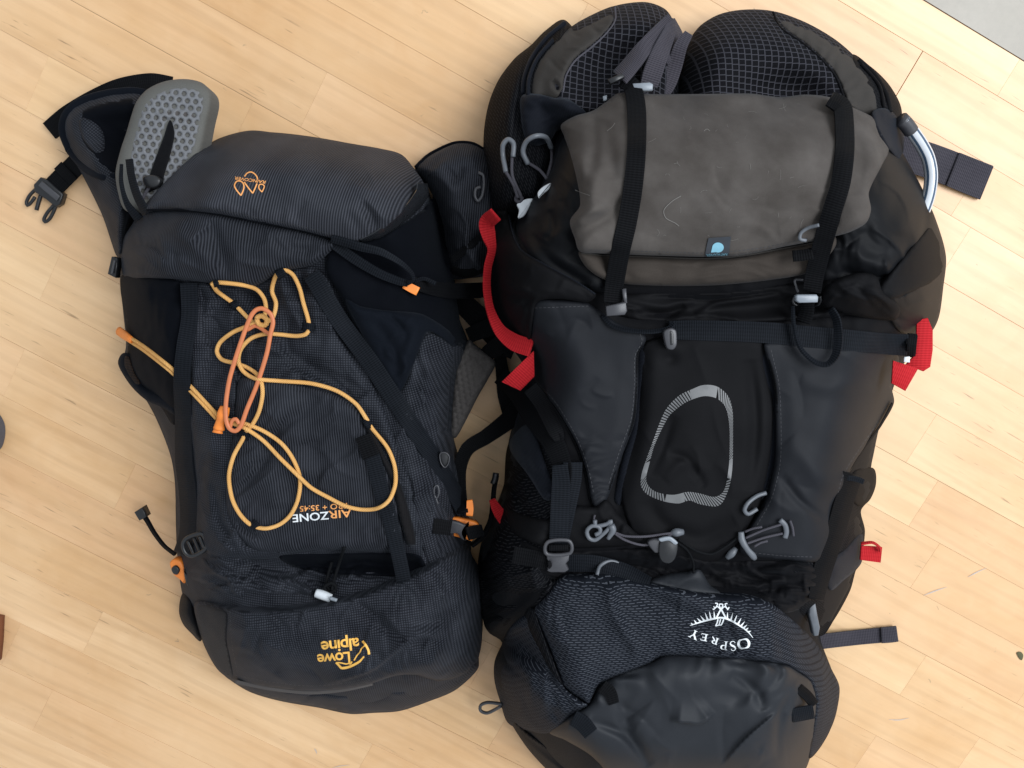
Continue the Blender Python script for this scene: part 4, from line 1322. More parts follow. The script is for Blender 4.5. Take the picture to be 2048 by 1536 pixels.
# hip belt, right wing
panel('hip_belt', [(1700, 110), (1740, 132), (1775, 165), (1797, 200), (1804, 225), (1802, 300), (1760, 330), (1700, 260), (1680, 180)], MAT['dash_dk'], RP, base=lambda x, y: 0.05 + 0 * x, puff=(50, 50), edge=0.03, floor=True, feats=[F_folds(50, 60, 16, 5, 201)], ua=40)
HR = [(1366, 112), (1380, 78), (1402, 50), (1440, 28), (1490, 19), (1545, 22), (1610, 44), (1672, 80), (1718, 122), (1746, 168), (1757, 212), (1740, 260), (1600, 300), (1400, 290), (1352, 220)]
HRP = panel('hip_belt_pad', HR, MAT['cells'], RP, base=lambda x, y: 0.055 + 0.04 * np.clip((y - 20) / 220, 0, 1), puff=(52, 85), edge=0.035, floor=True, step=5, ua=-3, feats=[F_bump(1580, 190, 90, 46, -34), F_bump(1440, 110, 60, 70, 5)])
panel('pad_lining', [(1546, 23), (1610, 44), (1672, 80), (1718, 122), (1746, 168), (1756, 212), (1745, 240), (1700, 235), (1690, 195), (1672, 152), (1642, 116), (1605, 84), (1566, 56)], MAT['lining'], RP, off=-2, puff=(9, 16), step=3.5,
      feats=[F_gather([(1560, 55), (1640, 114), (1690, 195), (1700, 235)], 26, 5.5, 30, 3)], cre=[(14, 35, 14, 44, 6, 4.5, 32)])
cord('pad_seam', [(1546, 24), (1562, 56), (1605, 86), (1642, 118), (1672, 154), (1690, 200)], 2.2, MAT['black_deep'], RP, off=-0.6)
cord('belt_edge', [(1716, 120), (1748, 150), (1772, 190), (1780, 225)], 5, MAT['black_matte'], RP, off=-1)
cord('belt_edge', [(1722, 128), (1758, 172), (1768, 215)], 3.5, MAT['black_deep'], RP, off=2)

# hip belt, left wing
panel('hip_belt', [(967, 320), (968, 260), (978, 205), (998, 158), (1030, 116), (1062, 90), (1092, 60), (1130, 40), (1160, 90), (1140, 200), (1130, 330), (1100, 420), (1040, 440), (990, 440), (972, 400)], MAT['dash_dk'], RP, base=lambda x, y: 0.055 + 0.03 * np.clip((y - 60) / 300, 0, 1), puff=(48, 60), edge=0.03, floor=True, ua=65,
      feats=[F_folds(105, 140, 30, 8, 205), F_line([(1062, 110), (1040, 200), (1030, 290)], 9, -10), F_lumps(90, 5, 206), F_line([(1045, 240), (1050, 290), (1075, 340)], 10, -7)], cre=[(14, 100, 25, 120, 14, 4, 31)])
HL = [(1062, 190), (1066, 150), (1084, 112), (1118, 74), (1160, 42), (1228, 12), (1290, 4), (1330, 18), (1348, 46), (1360, 120), (1340, 240), (1200, 270), (1110, 260), (1075, 225)]
panel('hip_belt_pad', HL, MAT['cells'], RP, base=lambda x, y: 0.075 + 0.03 * np.clip((y - 20) / 220, 0, 1), puff=(46, 70), edge=0.05, floor=True, step=5, ua=4, feats=[F_bump(1215, 130, 80, 40, -22, -35), F_bump(1290, 50, 50, 30, 4)])
panel('pad_lining', [(1062, 192), (1066, 150), (1084, 112), (1118, 74), (1160, 42), (1229, 12), (1229, 40), (1212, 66), (1184, 92), (1150, 120), (1132, 150), (1126, 182), (1108, 202), (1080, 200)], MAT['lining'], RP, off=-2, puff=(10, 18), step=3.5,
      feats=[F_gather([(1225, 45), (1150, 120), (1126, 182)], 30, 4.5, 28, 6), F_line([(1105, 160), (1120, 180)], 6, -6)], cre=[(10, 40, 20, 40, 7, 4, 33)])
cord('pad_seam', [(1230, 14), (1230, 42), (1212, 68), (1184, 94), (1150, 122), (1132, 152), (1126, 186)], 2.0, MAT['cord_g'], RP, off=-1.5)
cord('belt_piping', [(1046, 188), (1048, 160), (1062, 120), (1092, 78), (1130, 46)], 4.5, MAT['twill_navy'], RP, off=0)
cord('belt_piping', [(1056, 190), (1058, 158), (1074, 118), (1106, 80)], 3.6, MAT['twill_navy'], RP, off=2)
panel('belt_wing_tie', [(1043, 192), (1075, 188), (1110, 196), (1135, 198), (1158, 212), (1172, 228), (1150, 250), (1115, 262), (1100, 282), (1070, 292), (1050, 275), (1042, 235)], MAT['twill_navy'], RP, off=3, puff=(9, 20), ua=20, feats=[F_folds(-10, 70, 18, 5, 211), F_line([(1080, 205), (1090, 225), (1100, 235)], 6, -3)], cre=[(8, -10, 25, 60, 9, 3, 34)])

# main body
Rsil = [(1030, 430), (1060, 360), (1110, 260), (1180, 226), (1235, 190), (1400, 190), (1610, 192), (1705, 215), (1755, 240), (1800, 300), (1842, 372), (1872, 440), (1891, 510), (1886, 570), (1876, 640), (1850, 672), (1828, 700), (1800, 740), (1782, 790), (1760, 850), (1748, 905),
        (1742, 940), (1748, 970), (1738, 1000), (1722, 1020), (1728, 1060), (1722, 1120), (1712, 1140), (1700, 1180), (1668, 1240), (1640, 1270), (1672, 1370), (1664, 1450), (1640, 1496), (1610, 1530), (1590, 1600), (1180, 1600), (1110, 1545), (1060, 1490), (1030, 1450), (1006, 1410), (992, 1370), (990, 1320), (1004, 1285), (975, 1262), (962, 1200),
        (956, 1130), (964, 1080), (985, 1030), (1010, 960), (1018, 880), (1040, 800), (1050, 740), (1020, 690), (985, 620), (980, 540), (990, 470)]


def rbase(x, y):
    return 0.135 + 0.022 * np.exp(-((y - 350) / 150.0) ** 2) + 0.016 * np.exp(-((y - 1400) / 170.0) ** 2)


panel('main_compartment', Rsil, MAT['black_deep'], RP, base=rbase, puff=(52, 120), edge=0.018, step=7, floor=True, tuck=12, feats=[F_lumps(180, 3, 221), F_folds(70, 120, 30, 4, 222), F_line([(1220, 612), (1400, 618), (1600, 606), (1750, 596)], 24, -24), F_line([(1100, 1130), (1300, 1140), (1450, 1152), (1620, 1180)], 26, -28), F_line([(1285, 680), (1270, 850), (1235, 1010)], 11, -16), F_line([(1536, 680), (1552, 850), (1528, 1000), (1488, 1080)], 11, -16), F_line([(1060, 1160), (1020, 1220), (980, 1240)], 20, -14)])

# lower left: dashed side cloth, crumpled; lower right likewise
panel('side_cloth', [(1016, 890), (1060, 830), (1120, 890), (1150, 1000), (1110, 1040), (1095, 1150), (1130, 1160), (1070, 1225), (1010, 1262), (972, 1258), (960, 1180), (960, 1110), (978, 1050), (1006, 980)], MAT['dash_dk'], RP, off=-4, puff=(9, 30), ua=-35, step=4,
      feats=[F_folds(60, 90, 22, 10, 231), F_folds(-20, 80, 24, 9, 232), F_line([(975, 1190), (1030, 1200), (1090, 1180)], 14, -12), F_line([(985, 1230), (1040, 1225), (1080, 1210)], 9, -7)], cre=[(20, 60, 25, 90, 10, 6, 35), (16, -20, 25, 80, 9, 6, 36)])
panel('twill_patch', [(1020, 880), (1060, 850), (1092, 930), (1112, 990), (1090, 1000), (1056, 950), (1022, 905)], MAT['twill_navy'], RP, off=3, bl=1, puff=(4, 16), ua=30, feats=[F_folds(60, 50, 14, 4, 234)])
panel('side_cloth', [(1690, 960), (1744, 940), (1750, 970), (1738, 1000), (1722, 1022), (1730, 1062), (1722, 1122), (1712, 1140), (1700, 1182), (1668, 1240), (1640, 1272), (1600, 1230), (1560, 1160), (1600, 1120), (1650, 1100)], MAT['dash_dk'], RP, off=-4, puff=(10, 34), ua=45, step=4, feats=[F_folds(115, 80, 24, 8, 236), F_line([(1640, 1130), (1660, 1180), (1650, 1220)], 14, -9)], cre=[(18, 115, 22, 80, 10, 5, 37)])
panel('twill_patch', [(1652, 1130), (1690, 1100), (1724, 1068), (1724, 1122), (1712, 1140), (1688, 1160), (1660, 1180)], MAT['twill_navy'], RP, off=3, bl=1, puff=(5, 14), ua=20)
panel('side_edge', [(1706, 945), (1746, 936), (1752, 968), (1738, 1002), (1716, 1012), (1700, 990)], MAT['black_matte'], RP, off=2, puff=(7, 14), feats=[F_folds(20, 40, 12, 3, 238)])

# front: middle stretch panel, then the two wing panels
CP = panel('front_pocket', [(1286, 690), (1340, 672), (1440, 668), (1526, 680), (1548, 760), (1548, 880), (1530, 980), (1500, 1050), (1465, 1100), (1420, 1128), (1350, 1128), (1280, 1085), (1250, 1030), (1240, 960), (1262, 870), (1276, 780)], MAT['black_matte'], RP, off=2, puff=(8, 30), step=4, ua=5,
           feats=[F_bump(1395, 850, 60, 110, 3), F_line([(1345, 830), (1322, 900), (1300, 950)], 12, -5), F_line([(1335, 905), (1375, 920), (1410, 975)], 9, -5), F_line([(1330, 960), (1370, 925), (1420, 945)], 12, 4), F_bump(1340, 715, 16, 14, -6), F_bump(1335, 700, 24, 18, 5), F_lumps(140, 3, 241), F_line([(1500, 720), (1512, 850), (1500, 980)], 14, -7), F_line([(1295, 1000), (1330, 1050), (1400, 1075), (1470, 1040)], 16, -6)], cre=[(7, 75, 30, 130, 18, 2.6, 38)])
panel('gusset', [(1520, 690), (1548, 690), (1556, 780), (1556, 900), (1532, 990), (1518, 1000), (1530, 900), (1528, 780)], MAT['twill_navy'], RP, off=-1, puff=(2, 8), ua=45, step=4)
panel('gusset', [(1278, 690), (1294, 690), (1284, 780), (1276, 860), (1258, 930), (1240, 1010), (1228, 1000), (1244, 920), (1264, 850), (1270, 770)], MAT['twill_navy'], RP, off=-1, puff=(2, 8), ua=-40, step=4)
WL = [(1064, 604), (1110, 600), (1170, 604), (1200, 622), (1240, 648), (1284, 662), (1292, 680), (1278, 704), (1276, 780), (1270, 842), (1246, 908), (1222, 980), (1206, 1010), (1190, 1014), (1182, 996), (1172, 940), (1152, 884), (1112, 816), (1076, 772), (1058, 730), (1060, 660)]
WLP = panel('wing_panel', WL, MAT['wing'], RP, off=6, puff=(4, 14), step=4, skirt=10, ua=8, feats=[F_lumps(220, 2.5, 251), F_gather([(1150, 880), (1176, 950), (1190, 1010)], 17, 3, 22, 4), F_line([(1075, 640), (1130, 650), (1180, 640)], 16, -3)], cre=[(7, 95, 25, 120, 15, 1.8, 39), (6, 20, 15, 40, 7, 2, 40)])
WR = [(1528, 690), (1540, 684), (1620, 690), (1720, 700), (1790, 705), (1800, 730), (1784, 772), (1788, 806), (1764, 850), (1728, 900), (1694, 956), (1680, 1010), (1660, 1080), (1636, 1122), (1570, 1120), (1490, 1112), (1480, 1096), (1500, 1058), (1532, 1000), (1550, 930), (1552, 850), (1548, 770)]
WRP = panel('wing_panel', WR, MAT['wing'], RP, off=6, puff=(4, 14), step=4, skirt=10, ua=-8, feats=[F_lumps(220, 2.5, 255), F_line([(1560, 950), (1600, 1000), (1650, 1040)], 9, -5), F_line([(1575, 880), (1640, 950), (1680, 980)], 22, 4), F_line([(1600, 760), (1660, 775), (1740, 760)], 18, 3)], cre=[(9, 45, 30, 120, 15, 2.0, 41)])
ribbon('wing_seam', [(1786, 806), (1762, 850), (1726, 900), (1692, 956), (1676, 1010)], 4, MAT['web_black'], RP, off=0.4, th=1)
ribbon('wing_seam', [(1284, 664), (1290, 682), (1276, 706), (1273, 780), (1267, 842), (1243, 908), (1219, 980)], 4, MAT['web_black'], RP, off=0.4, th=1)
ribbon('wing_seam', [(1068, 770), (1108, 816), (1148, 884), (1168, 940), (1180, 1000)], 4, MAT['web_black'], RP, off=0.4, th=1)
ribbon('wing_seam', [(1530, 692), (1550, 770), (1554, 850), (1552, 930), (1534, 1000), (1502, 1058)], 4, MAT['web_black'], RP, off=0.4, th=1)
panel('pocket_band', [(1012, 1020), (1060, 1034), (1110, 1038), (1150, 1012), (1190, 1014), (1214, 1000), (1238, 1030), (1266, 1060), (1286, 1080), (1250, 1092), (1180, 1096), (1100, 1096), (1060, 1084), (1024, 1060)], MAT['black_matte'], RP, off=4, puff=(7, 18), step=4, feats=[F_lumps(70, 3, 261), F_gather([(1220, 1010), (1260, 1062)], 24, 3, 20, 2)], cre=[(8, 20, 30, 60, 10, 2, 42)])
panel('under_band', [(1040, 1082), (1100, 1100), (1200, 1100), (1300, 1096), (1420, 1120), (1500, 1120), (1600, 1124), (1640, 1140), (1630, 1200), (1560, 1230), (1480, 1200), (1380, 1190), (1280, 1170), (1200, 1155), (1130, 1160), (1070, 1140)], MAT['black_deep'], RP, off=-3, puff=(6, 20), step=4, ua=10,
      feats=[F_folds(15, 100, 18, 11, 265), F_folds(80, 60, 22, 7, 266), F_line([(1420, 1150), (1500, 1172), (1570, 1160)], 8, 7), F_line([(1400, 1172), (1480, 1184), (1560, 1180)], 7, -8)], cre=[(30, 12, 22, 100, 8, 6, 43), (10, 85, 20, 60, 9, 4, 44)])
panel('under_flap', [(1300, 1166), (1330, 1150), (1376, 1144), (1400, 1140), (1420, 1170), (1440, 1188), (1380, 1190)], MAT['charcoal'], RP, off=3, puff=(5, 12), step=4, feats=[F_folds(-20, 40, 14, 3, 268)])

# bottom: rounded end, charcoal pocket, dashed panel with the maker's mark
panel('base_edge', [(1010, 1420), (1060, 1450), (1120, 1470), (1200, 1500), (1260, 1560), (1250, 1610), (1160, 1590), (1100, 1545), (1050, 1490)], MAT['black_deep'], RP, base=lambda x, y: 0.075 + 0 * x, puff=(34, 40), edge=0.03, floor=True, step=4, feats=[F_line([(1040, 1470), (1090, 1515), (1150, 1560)], 4, 6, taper=False), F_line([(1055, 1468), (1110, 1505), (1180, 1550)], 4, 6, taper=False), F_line([(1080, 1468), (1135, 1495), (1200, 1535)], 4, 6, taper=False)])
panel('bottom_pocket', [(1098, 1462), (1144, 1428), (1180, 1404), (1194, 1376), (1216, 1356), (1254, 1340), (1300, 1322), (1330, 1308), (1380, 1308), (1446, 1312), (1500, 1316), (1572, 1326), (1604, 1344), (1626, 1364), (1636, 1400), (1632, 1452), (1622, 1510), (1600, 1560), (1560, 1600), (1300, 1610), (1230, 1560), (1180, 1510), (1130, 1480)],
      MAT['charcoal'], RP, off=4, puff=(16, 44), step=4, ua=5, bl=6,
      feats=[F_lumps(170, 3.5, 271), F_gather([(1240, 1345), (1330, 1312), (1500, 1318), (1600, 1344)], 52, 6, 34, 7), F_step([(1340, 1440), (1400, 1446), (1430, 1425)], 30, 10, False), F_line([(1460, 1350), (1510, 1380), (1530, 1420)], 12, -7), F_step([(1440, 1536), (1490, 1480), (1560, 1420)], 40, 6), F_line([(1240, 1400), (1260, 1460), (1300, 1530)], 14, -8), F_line([(1180, 1440), (1250, 1470), (1300, 1535)], 10, -7), F_bump(1370, 1360, 50, 30, 6), F_bump(1470, 1390, 30, 24, -7), F_line([(1585, 1380), (1560, 1440), (1555, 1520)], 9, -6)], cre=[(9, 25, 30, 130, 17, 4.0, 45), (10, 70, 25, 70, 9, 3.6, 46), (6, -40, 20, 130, 18, 3.5, 47)])
DP = panel('bottom_panel', [(1066, 1226), (1090, 1196), (1122, 1154), (1158, 1150), (1205, 1146), (1238, 1150), (1306, 1166), (1400, 1184), (1486, 1190), (1534, 1202), (1578, 1234), (1618, 1270), (1644, 1304), (1664, 1340), (1679, 1374), (1674, 1420), (1664, 1452), (1640, 1496), (1618, 1516),
                            (1626, 1460), (1632, 1400), (1620, 1362), (1600, 1346), (1570, 1330), (1498, 1320), (1446, 1316), (1364, 1312), (1322, 1313), (1297, 1327), (1252, 1345), (1214, 1360), (1193, 1378), (1178, 1406), (1168, 1404), (1128, 1372), (1098, 1300)],
           MAT['dash'], RP, off=4, puff=(17, 40), step=4, ua=3, skirt=14, bl=6,
           feats=[F_lumps(120, 5, 281), F_line([(1238, 1180), (1330, 1210), (1430, 1262), (1490, 1310)], 20, -9), F_line([(1220, 1160), (1330, 1175), (1460, 1200)], 18, 5), F_line([(1215, 1165), (1230, 1230), (1280, 1310)], 12, 7), F_line([(1090, 1230), (1140, 1290), (1180, 1380)], 22, 5), F_folds(70, 110, 30, 6, 282), F_gather([(1300, 1325), (1400, 1314), (1570, 1328)], 44, 4, 26, 9), F_line([(1600, 1250), (1640, 1310), (1650, 1400)], 8, 5)], cre=[(14, 60, 30, 110, 14, 3, 48)])
panel('bottom_side', [(1066, 1228), (1098, 1302), (1128, 1374), (1168, 1406), (1176, 1410), (1140, 1432), (1098, 1466), (1052, 1460), (1016, 1446), (1000, 1402), (989, 1362), (989, 1324), (1004, 1288), (1018, 1258), (1040, 1236)], MAT['dash'], RP, off=2, puff=(12, 34), step=4, ua=12, feats=[F_folds(55, 120, 26, 10, 285), F_line([(1030, 1262), (1080, 1330), (1150, 1400)], 14, -11), F_line([(1020, 1300), (1060, 1370), (1090, 1430)], 16, 7)], cre=[(14, 55, 22, 110, 11, 5, 49)])
panel('corner_patch', [(1050, 1226), (1066, 1216), (1080, 1252), (1110, 1330), (1126, 1370), (1100, 1340), (1060, 1262)], MAT['dash_dk'], RP, off=2, puff=(4, 10), step=4, ua=70)
ribbon('daisy_loop', [(1146, 1436), (1165, 1448), (1182, 1468)], [30, 32, 30], MAT['web_navy'], RP, off=2)
ribbon('daisy_loop', [(1204, 1372), (1220, 1386), (1228, 1408)], [26, 26, 22], MAT['web_black'], RP, off=2)
ribbon('daisy_loop', [(1584, 1432), (1606, 1428), (1628, 1424)], [27, 27, 26], MAT['web_navy'], RP, off=2)
ribbon('daisy_loop', [(1598, 1376), (1616, 1392), (1630, 1410)], [20, 20, 18], MAT['web_black'], RP, off=2)

# lid: black sides, flap on the left, canvas top and band
panel('lid_side', [(1104, 338), (1122, 282), (1140, 270), (1170, 350), (1200, 420), (1210, 500), (1228, 580), (1190, 584), (1120, 556), (1064, 516), (1034, 462), (1040, 424), (1070, 392)], MAT['black_shiny'], RP, off=4, puff=(14, 30), step=4, ua=20, feats=[F_folds(60, 90, 30, 8, 301), F_line([(1100, 420), (1106, 460), (1090, 480)], 8, -6), F_line([(1080, 460), (1120, 470), (1150, 500)], 20, 7), F_line([(1060, 470), (1100, 520), (1180, 570)], 10, -7)], cre=[(14, 55, 30, 90, 14, 4.5, 50)])
panel('lid_flap', [(994, 426), (1012, 420), (1020, 436), (1026, 466), (1042, 500), (1090, 530), (1150, 562), (1192, 588), (1176, 604), (1120, 598), (1076, 604), (1066, 640), (1062, 672), (1054, 694), (1020, 680), (992, 640), (978, 580), (978, 520), (986, 470)], MAT['black_matte'], RP, off=9, puff=(12, 30), step=4, skirt=16, bl=6,
      feats=[F_line([(996, 580), (1040, 596), (1066, 606)], 9, -8), F_line([(1066, 590), (1040, 620), (1020, 660)], 8, -6), F_folds(70, 90, 28, 6, 305), F_line([(1000, 560), (1030, 578), (1060, 580)], 8, 5), F_line([(1060, 610), (1052, 650), (1048, 690)], 6, -6)], cre=[(12, 60, 35, 80, 12, 3.2, 51)])
cord('flap_edge', [(1018, 430), (1026, 466), (1042, 500), (1090, 530), (1150, 562), (1190, 588)], 1.8, MAT['twill_navy'], RP, off=-1)
panel('lid_side', [(1700, 240), (1752, 236), (1776, 268), (1804, 304), (1842, 372), (1872, 440), (1892, 512), (1887, 572), (1876, 640), (1850, 674), (1800, 664), (1770, 630), (1700, 612), (1640, 590), (1640, 520), (1680, 440), (1720, 380), (1730, 300)], MAT['black_shiny'], RP, off=5, puff=(18, 48), step=4, ua=-15, bl=6,
      feats=[F_folds(55, 110, 34, 9, 311), F_lumps(110, 6, 312), F_line([(1700, 490), (1730, 520), (1790, 540)], 16, 9), F_line([(1680, 540), (1740, 556), (1800, 548)], 10, -9), F_step([(1770, 600), (1810, 590), (1850, 566), (1884, 530)], 22, 8), F_line([(1845, 380), (1852, 440), (1840, 500)], 7, -7), F_line([(1800, 330), (1815, 400), (1800, 470)], 20, 6), F_line([(1770, 610), (1800, 640), (1840, 650)], 9, -6)], cre=[(20, 50, 35, 110, 16, 4.2, 52)])
panel('lid_flap', [(1846, 470), (1866, 450), (1884, 490), (1888, 540), (1868, 562), (1820, 586), (1770, 606), (1752, 590), (1758, 572), (1790, 536), (1820, 500)], MAT['black_matte'], RP, off=4, puff=(8, 20), step=4, skirt=10, feats=[F_folds(-30, 70, 22, 4, 315)])
panel('inner_fold', [(1240, 590), (1300, 585), (1400, 585), (1500, 578), (1580, 566), (1640, 560), (1720, 548), (1756, 560), (1764, 592), (1740, 620), (1640, 640), (1500, 648), (1380, 650), (1330, 644), (1270, 640), (1226, 624)], MAT['black_matte'], RP, off=-2, puff=(8, 20), step=4, ua=4, feats=[F_folds(4, 260, 26, 8, 321), F_line([(1250, 600), (1330, 612), (1390, 600)], 8, 7), F_line([(1390, 630), (1440, 606), (1560, 590)], 7, 7), F_line([(1270, 625), (1330, 630), (1370, 612)], 8, -10), F_line([(1300, 592), (1450, 596), (1580, 578)], 6, -8)], cre=[(9, 3, 7, 300, 10, 6.0, 53)])
panel('inner_fold', [(1660, 566), (1712, 546), (1752, 552), (1766, 584), (1800, 612), (1790, 640), (1720, 634), (1660, 620), (1640, 600)], MAT['black_matte'], RP, off=3, puff=(7, 16), step=4, feats=[F_folds(20, 70, 20, 5, 324), F_line([(1752, 552), (1758, 575), (1762, 590)], 4, -5)], cre=[(10, 20, 30, 70, 9, 3.5, 54)])
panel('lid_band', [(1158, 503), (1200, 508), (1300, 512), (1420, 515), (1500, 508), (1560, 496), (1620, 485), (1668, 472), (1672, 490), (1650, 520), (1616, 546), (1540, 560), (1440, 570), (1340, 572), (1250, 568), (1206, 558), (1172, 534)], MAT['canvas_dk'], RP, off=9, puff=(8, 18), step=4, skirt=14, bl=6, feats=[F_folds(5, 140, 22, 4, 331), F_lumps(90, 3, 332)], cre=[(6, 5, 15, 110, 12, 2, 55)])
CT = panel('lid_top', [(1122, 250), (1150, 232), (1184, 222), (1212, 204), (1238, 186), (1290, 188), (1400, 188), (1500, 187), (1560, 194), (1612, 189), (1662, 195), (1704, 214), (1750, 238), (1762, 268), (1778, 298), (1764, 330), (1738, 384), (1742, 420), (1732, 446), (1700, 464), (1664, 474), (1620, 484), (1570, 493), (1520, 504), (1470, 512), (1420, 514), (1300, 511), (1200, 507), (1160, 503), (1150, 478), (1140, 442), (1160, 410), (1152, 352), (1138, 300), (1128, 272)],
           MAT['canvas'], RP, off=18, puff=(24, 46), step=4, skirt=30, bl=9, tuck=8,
           feats=[F_lumps(200, 3, 341), F_line([(1186, 232), (1190, 290), (1170, 380)], 13, -8), F_line([(1210, 240), (1220, 300), (1228, 360)], 14, -6), F_line([(1150, 300), (1180, 360), (1190, 430)], 18, 7), F_line([(1150, 470), (1200, 440), (1250, 400)], 14, -8), F_line([(1150, 440), (1190, 420), (1230, 420)], 14, 7), F_line([(1600, 240), (1640, 300), (1650, 380)], 26, -5), F_line([(1650, 210), (1662, 260), (1668, 330), (1640, 420)], 13, -7), F_line([(1712, 260), (1720, 330), (1716, 390)], 15, -8), F_line([(1600, 470), (1640, 440), (1680, 440)], 12, -5), F_line([(1740, 260), (1750, 310), (1730, 370)], 14, 5), F_folds(20, 130, 44, 1.5, 342), F_line([(1560, 196), (1620, 210), (1650, 230)], 10, -4), F_line([(1300, 480), (1420, 490), (1560, 470)], 24, -4)], cre=[(6, 60, 40, 90, 18, 1.6, 56)])
cord('band_seam', [(1162, 506), (1200, 510), (1300, 514), (1420, 517), (1500, 509), (1560, 498), (1620, 487), (1666, 475)], 1.6, MAT['lining'], RP, off=-0.4)

# lint and hairs on the canvas lid
hv = random.Random(4)
hairs = []
for _ in range(34):
    x, y = hv.uniform(1290, 1620), hv.uniform(205, 480)
    a, L, b = hv.uniform(0, 6.3), hv.uniform(5, 22), hv.uniform(-1.2, 1.2)
    p = [(x, y)]
    for i in range(4):
        a += b * 0.5
        p.append((p[-1][0] + math.cos(a) * L / 4, p[-1][1] + math.sin(a) * L / 4))
    hairs.append((p, hv.choice([0.3, 0.4, 0.5])))
hairs += [([(1362, 392), (1345, 402), (1328, 420), (1332, 436), (1350, 446), (1358, 452)], 1.3), ([(1214, 262), (1224, 254), (1230, 246)], 1.6), ([(1150, 380), (1165, 386), (1180, 391)], 1.2), ([(1408, 262), (1414, 258), (1420, 262)], 1.2)]
lint = lay('lint', *strokes(hairs), [CT.name], plastic('pale_lint', (0.24, 0.225, 0.21), 0.9), RP, lift=0.7)
lint['kind'] = 'stuff'

# rain cover tag
tagp = lay('tag', [(1417, 476), (1462, 473), (1458, 511), (1409, 514)], [(0, 1, 2, 3)], [CT.name], plastic('slate_tag', (0.035, 0.042, 0.055), 0.6), RP, lift=1.2)
dr = [(1436 + 11.5 * math.cos(a), 495 + 10 * math.sin(a)) for a in np.linspace(-2.0 * PI / 2 + 0.25, 0.62 * PI, 22)]
lay('tag_print', [(1422, 505)] + dr, [tuple(range(23))], [CT.name], MAT['pr_blue'], tagp, lift=1.7)
lay('tag_print', *text_polys('RAINCOVER', 1434, 509.5, 178, 6.4, sx=1.2), [CT.name], MAT['pr_blue'], tagp, lift=1.7)

# reflective outline on the front pocket
ro = spline([(1407, 770), (1434, 773), (1456, 792), (1465, 822), (1466, 863), (1465, 931), (1459, 972), (1445, 1005), (1431, 1013), (1398, 1008), (1379, 1001), (1357, 1007), (1325, 1002), (1295, 989), (1282, 972), (1284, 945), (1305, 885), (1330, 822), (1357, 792), (1385, 778)], True, 2.0)
ri = spline([(1407, 796), (1429, 799), (1445, 810), (1453, 827), (1458, 863), (1457, 926), (1450, 972), (1442, 986), (1426, 991), (1398, 983), (1374, 981), (1346, 987), (1316, 983), (1300, 972), (1294, 956), (1300, 929), (1311, 888), (1338, 836), (1355, 820), (1378, 805)], True, 2.0)


def resamp(P, n):
    Q = np.vstack([P, P[:1]])
    s = np.concatenate([[0], np.cumsum(np.hypot(*np.diff(Q, axis=0).T))])
    t = np.linspace(0, s[-1], n, endpoint=False)
    return np.stack([np.interp(t, s, Q[:, 0]), np.interp(t, s, Q[:, 1])], 1)


NR = 600
ro, ri = resamp(ro, NR), resamp(ri, NR)
ri = ri + 0.14 * (ro - ri)
V, Fc = [], []
solid = [(-0.045, 0.035), (0.255, 0.315), (0.50, 0.555), (0.655, 0.70)]
i = 0
while i < NR:
    t = i / NR
    ins = any(a <= (t if t <= 0.95 or a >= 0 else t - 1) <= b for a, b in solid)
    n = 3 if not ins else 5
    ia, ib = i, min(i + n, NR)
    sk = 0 if ins else 6
    q = len(V)
    V += [tuple(ro[ia % NR]), tuple(ro[ib % NR]), tuple(ri[(ib + sk) % NR]), tuple(ri[(ia + sk) % NR])]
    Fc.append((q, q + 1, q + 2, q + 3))
    i += n if ins else 5
lay('reflective_print', V, Fc, [CP.name], MAT['pr_reflect'], RP, lift=0.5)

# maker's mark on the bottom
def letter(ch, x, y, phi, h, w):
    """hand drawn roman capitals from strokes; x, y centre"""
    S = {'O': [([(0, .5), (.32, .42), (.46, 0), (.32, -.42), (0, -.5)], [.08, .2, .26, .2, .08]), ([(0, -.5), (-.32, -.42), (-.46, 0), (-.32, .42), (0, .5)], [.08, .2, .26, .2, .08])],
         'S': [([(.26, .3), (.18, .46), (-.08, .48), (-.26, .32), (-.16, .1), (.14, -.08), (.28, -.28), (.1, -.48), (-.18, -.46), (-.3, -.28)], [.06, .08, .1, .18, .24, .24, .18, .1, .08, .06])],
         'P': [([(-.2, .48), (-.2, -.48)], .2), ([(-.4, -.47), (0, -.47)], .07), ([(-.4, .47), (.02, .47)], .07), ([(-.1, .46), (.22, .42), (.32, .22), (.2, .02), (-.1, -.02)], [.06, .14, .22, .14, .06])],
         'R': [([(-.24, .48), (-.24, -.48)], .2), ([(-.44, -.47), (-.04, -.47)], .07), ([(-.44, .47), (-.02, .47)], .07), ([(-.14, .46), (.16, .42), (.26, .24), (.14, .04), (-.14, 0)], [.06, .14, .2, .14, .06]), ([(-.02, .02), (.2, -.26), (.44, -.48)], [.16, .18, .14])],
         'E': [([(-.2, .48), (-.2, -.48)], .2), ([(-.4, -.46), (.32, -.46)], .09), ([(-.4, .46), (.3, .46)], .09), ([(-.14, .02), (.14, .02)], .08), ([(.3, .46), (.32, .3)], .06), ([(.32, -.46), (.35, -.28)], .06), ([(.14, .12), (.14, -.08)], .06)],
         'Y': [([(0, -.48), (0, .02)], .2), ([(0, 0), (-.36, .46)], .2), ([(0, 0), (.34, .46)], .1), ([(-.2, -.47), (.2, -.47)], .07), ([(-.52, .47), (-.18, .47)], .07), ([(.18, .47), (.48, .47)], .07)]}[ch]
    c, s = math.cos(math.radians(phi)), math.sin(math.radians(phi))
    out = []
    for pts, wd in S:
        P = [(x + a * w * c + b * h * s, y + a * w * s - b * h * c) for a, b in pts]
        out.append((P, (np.array(wd) * w * 0.9) if not np.isscalar(wd) else wd * w * 0.9))
    return out


def q(a, b):
    return (1360 + a / 10.97, 1180 + b / 10.97)


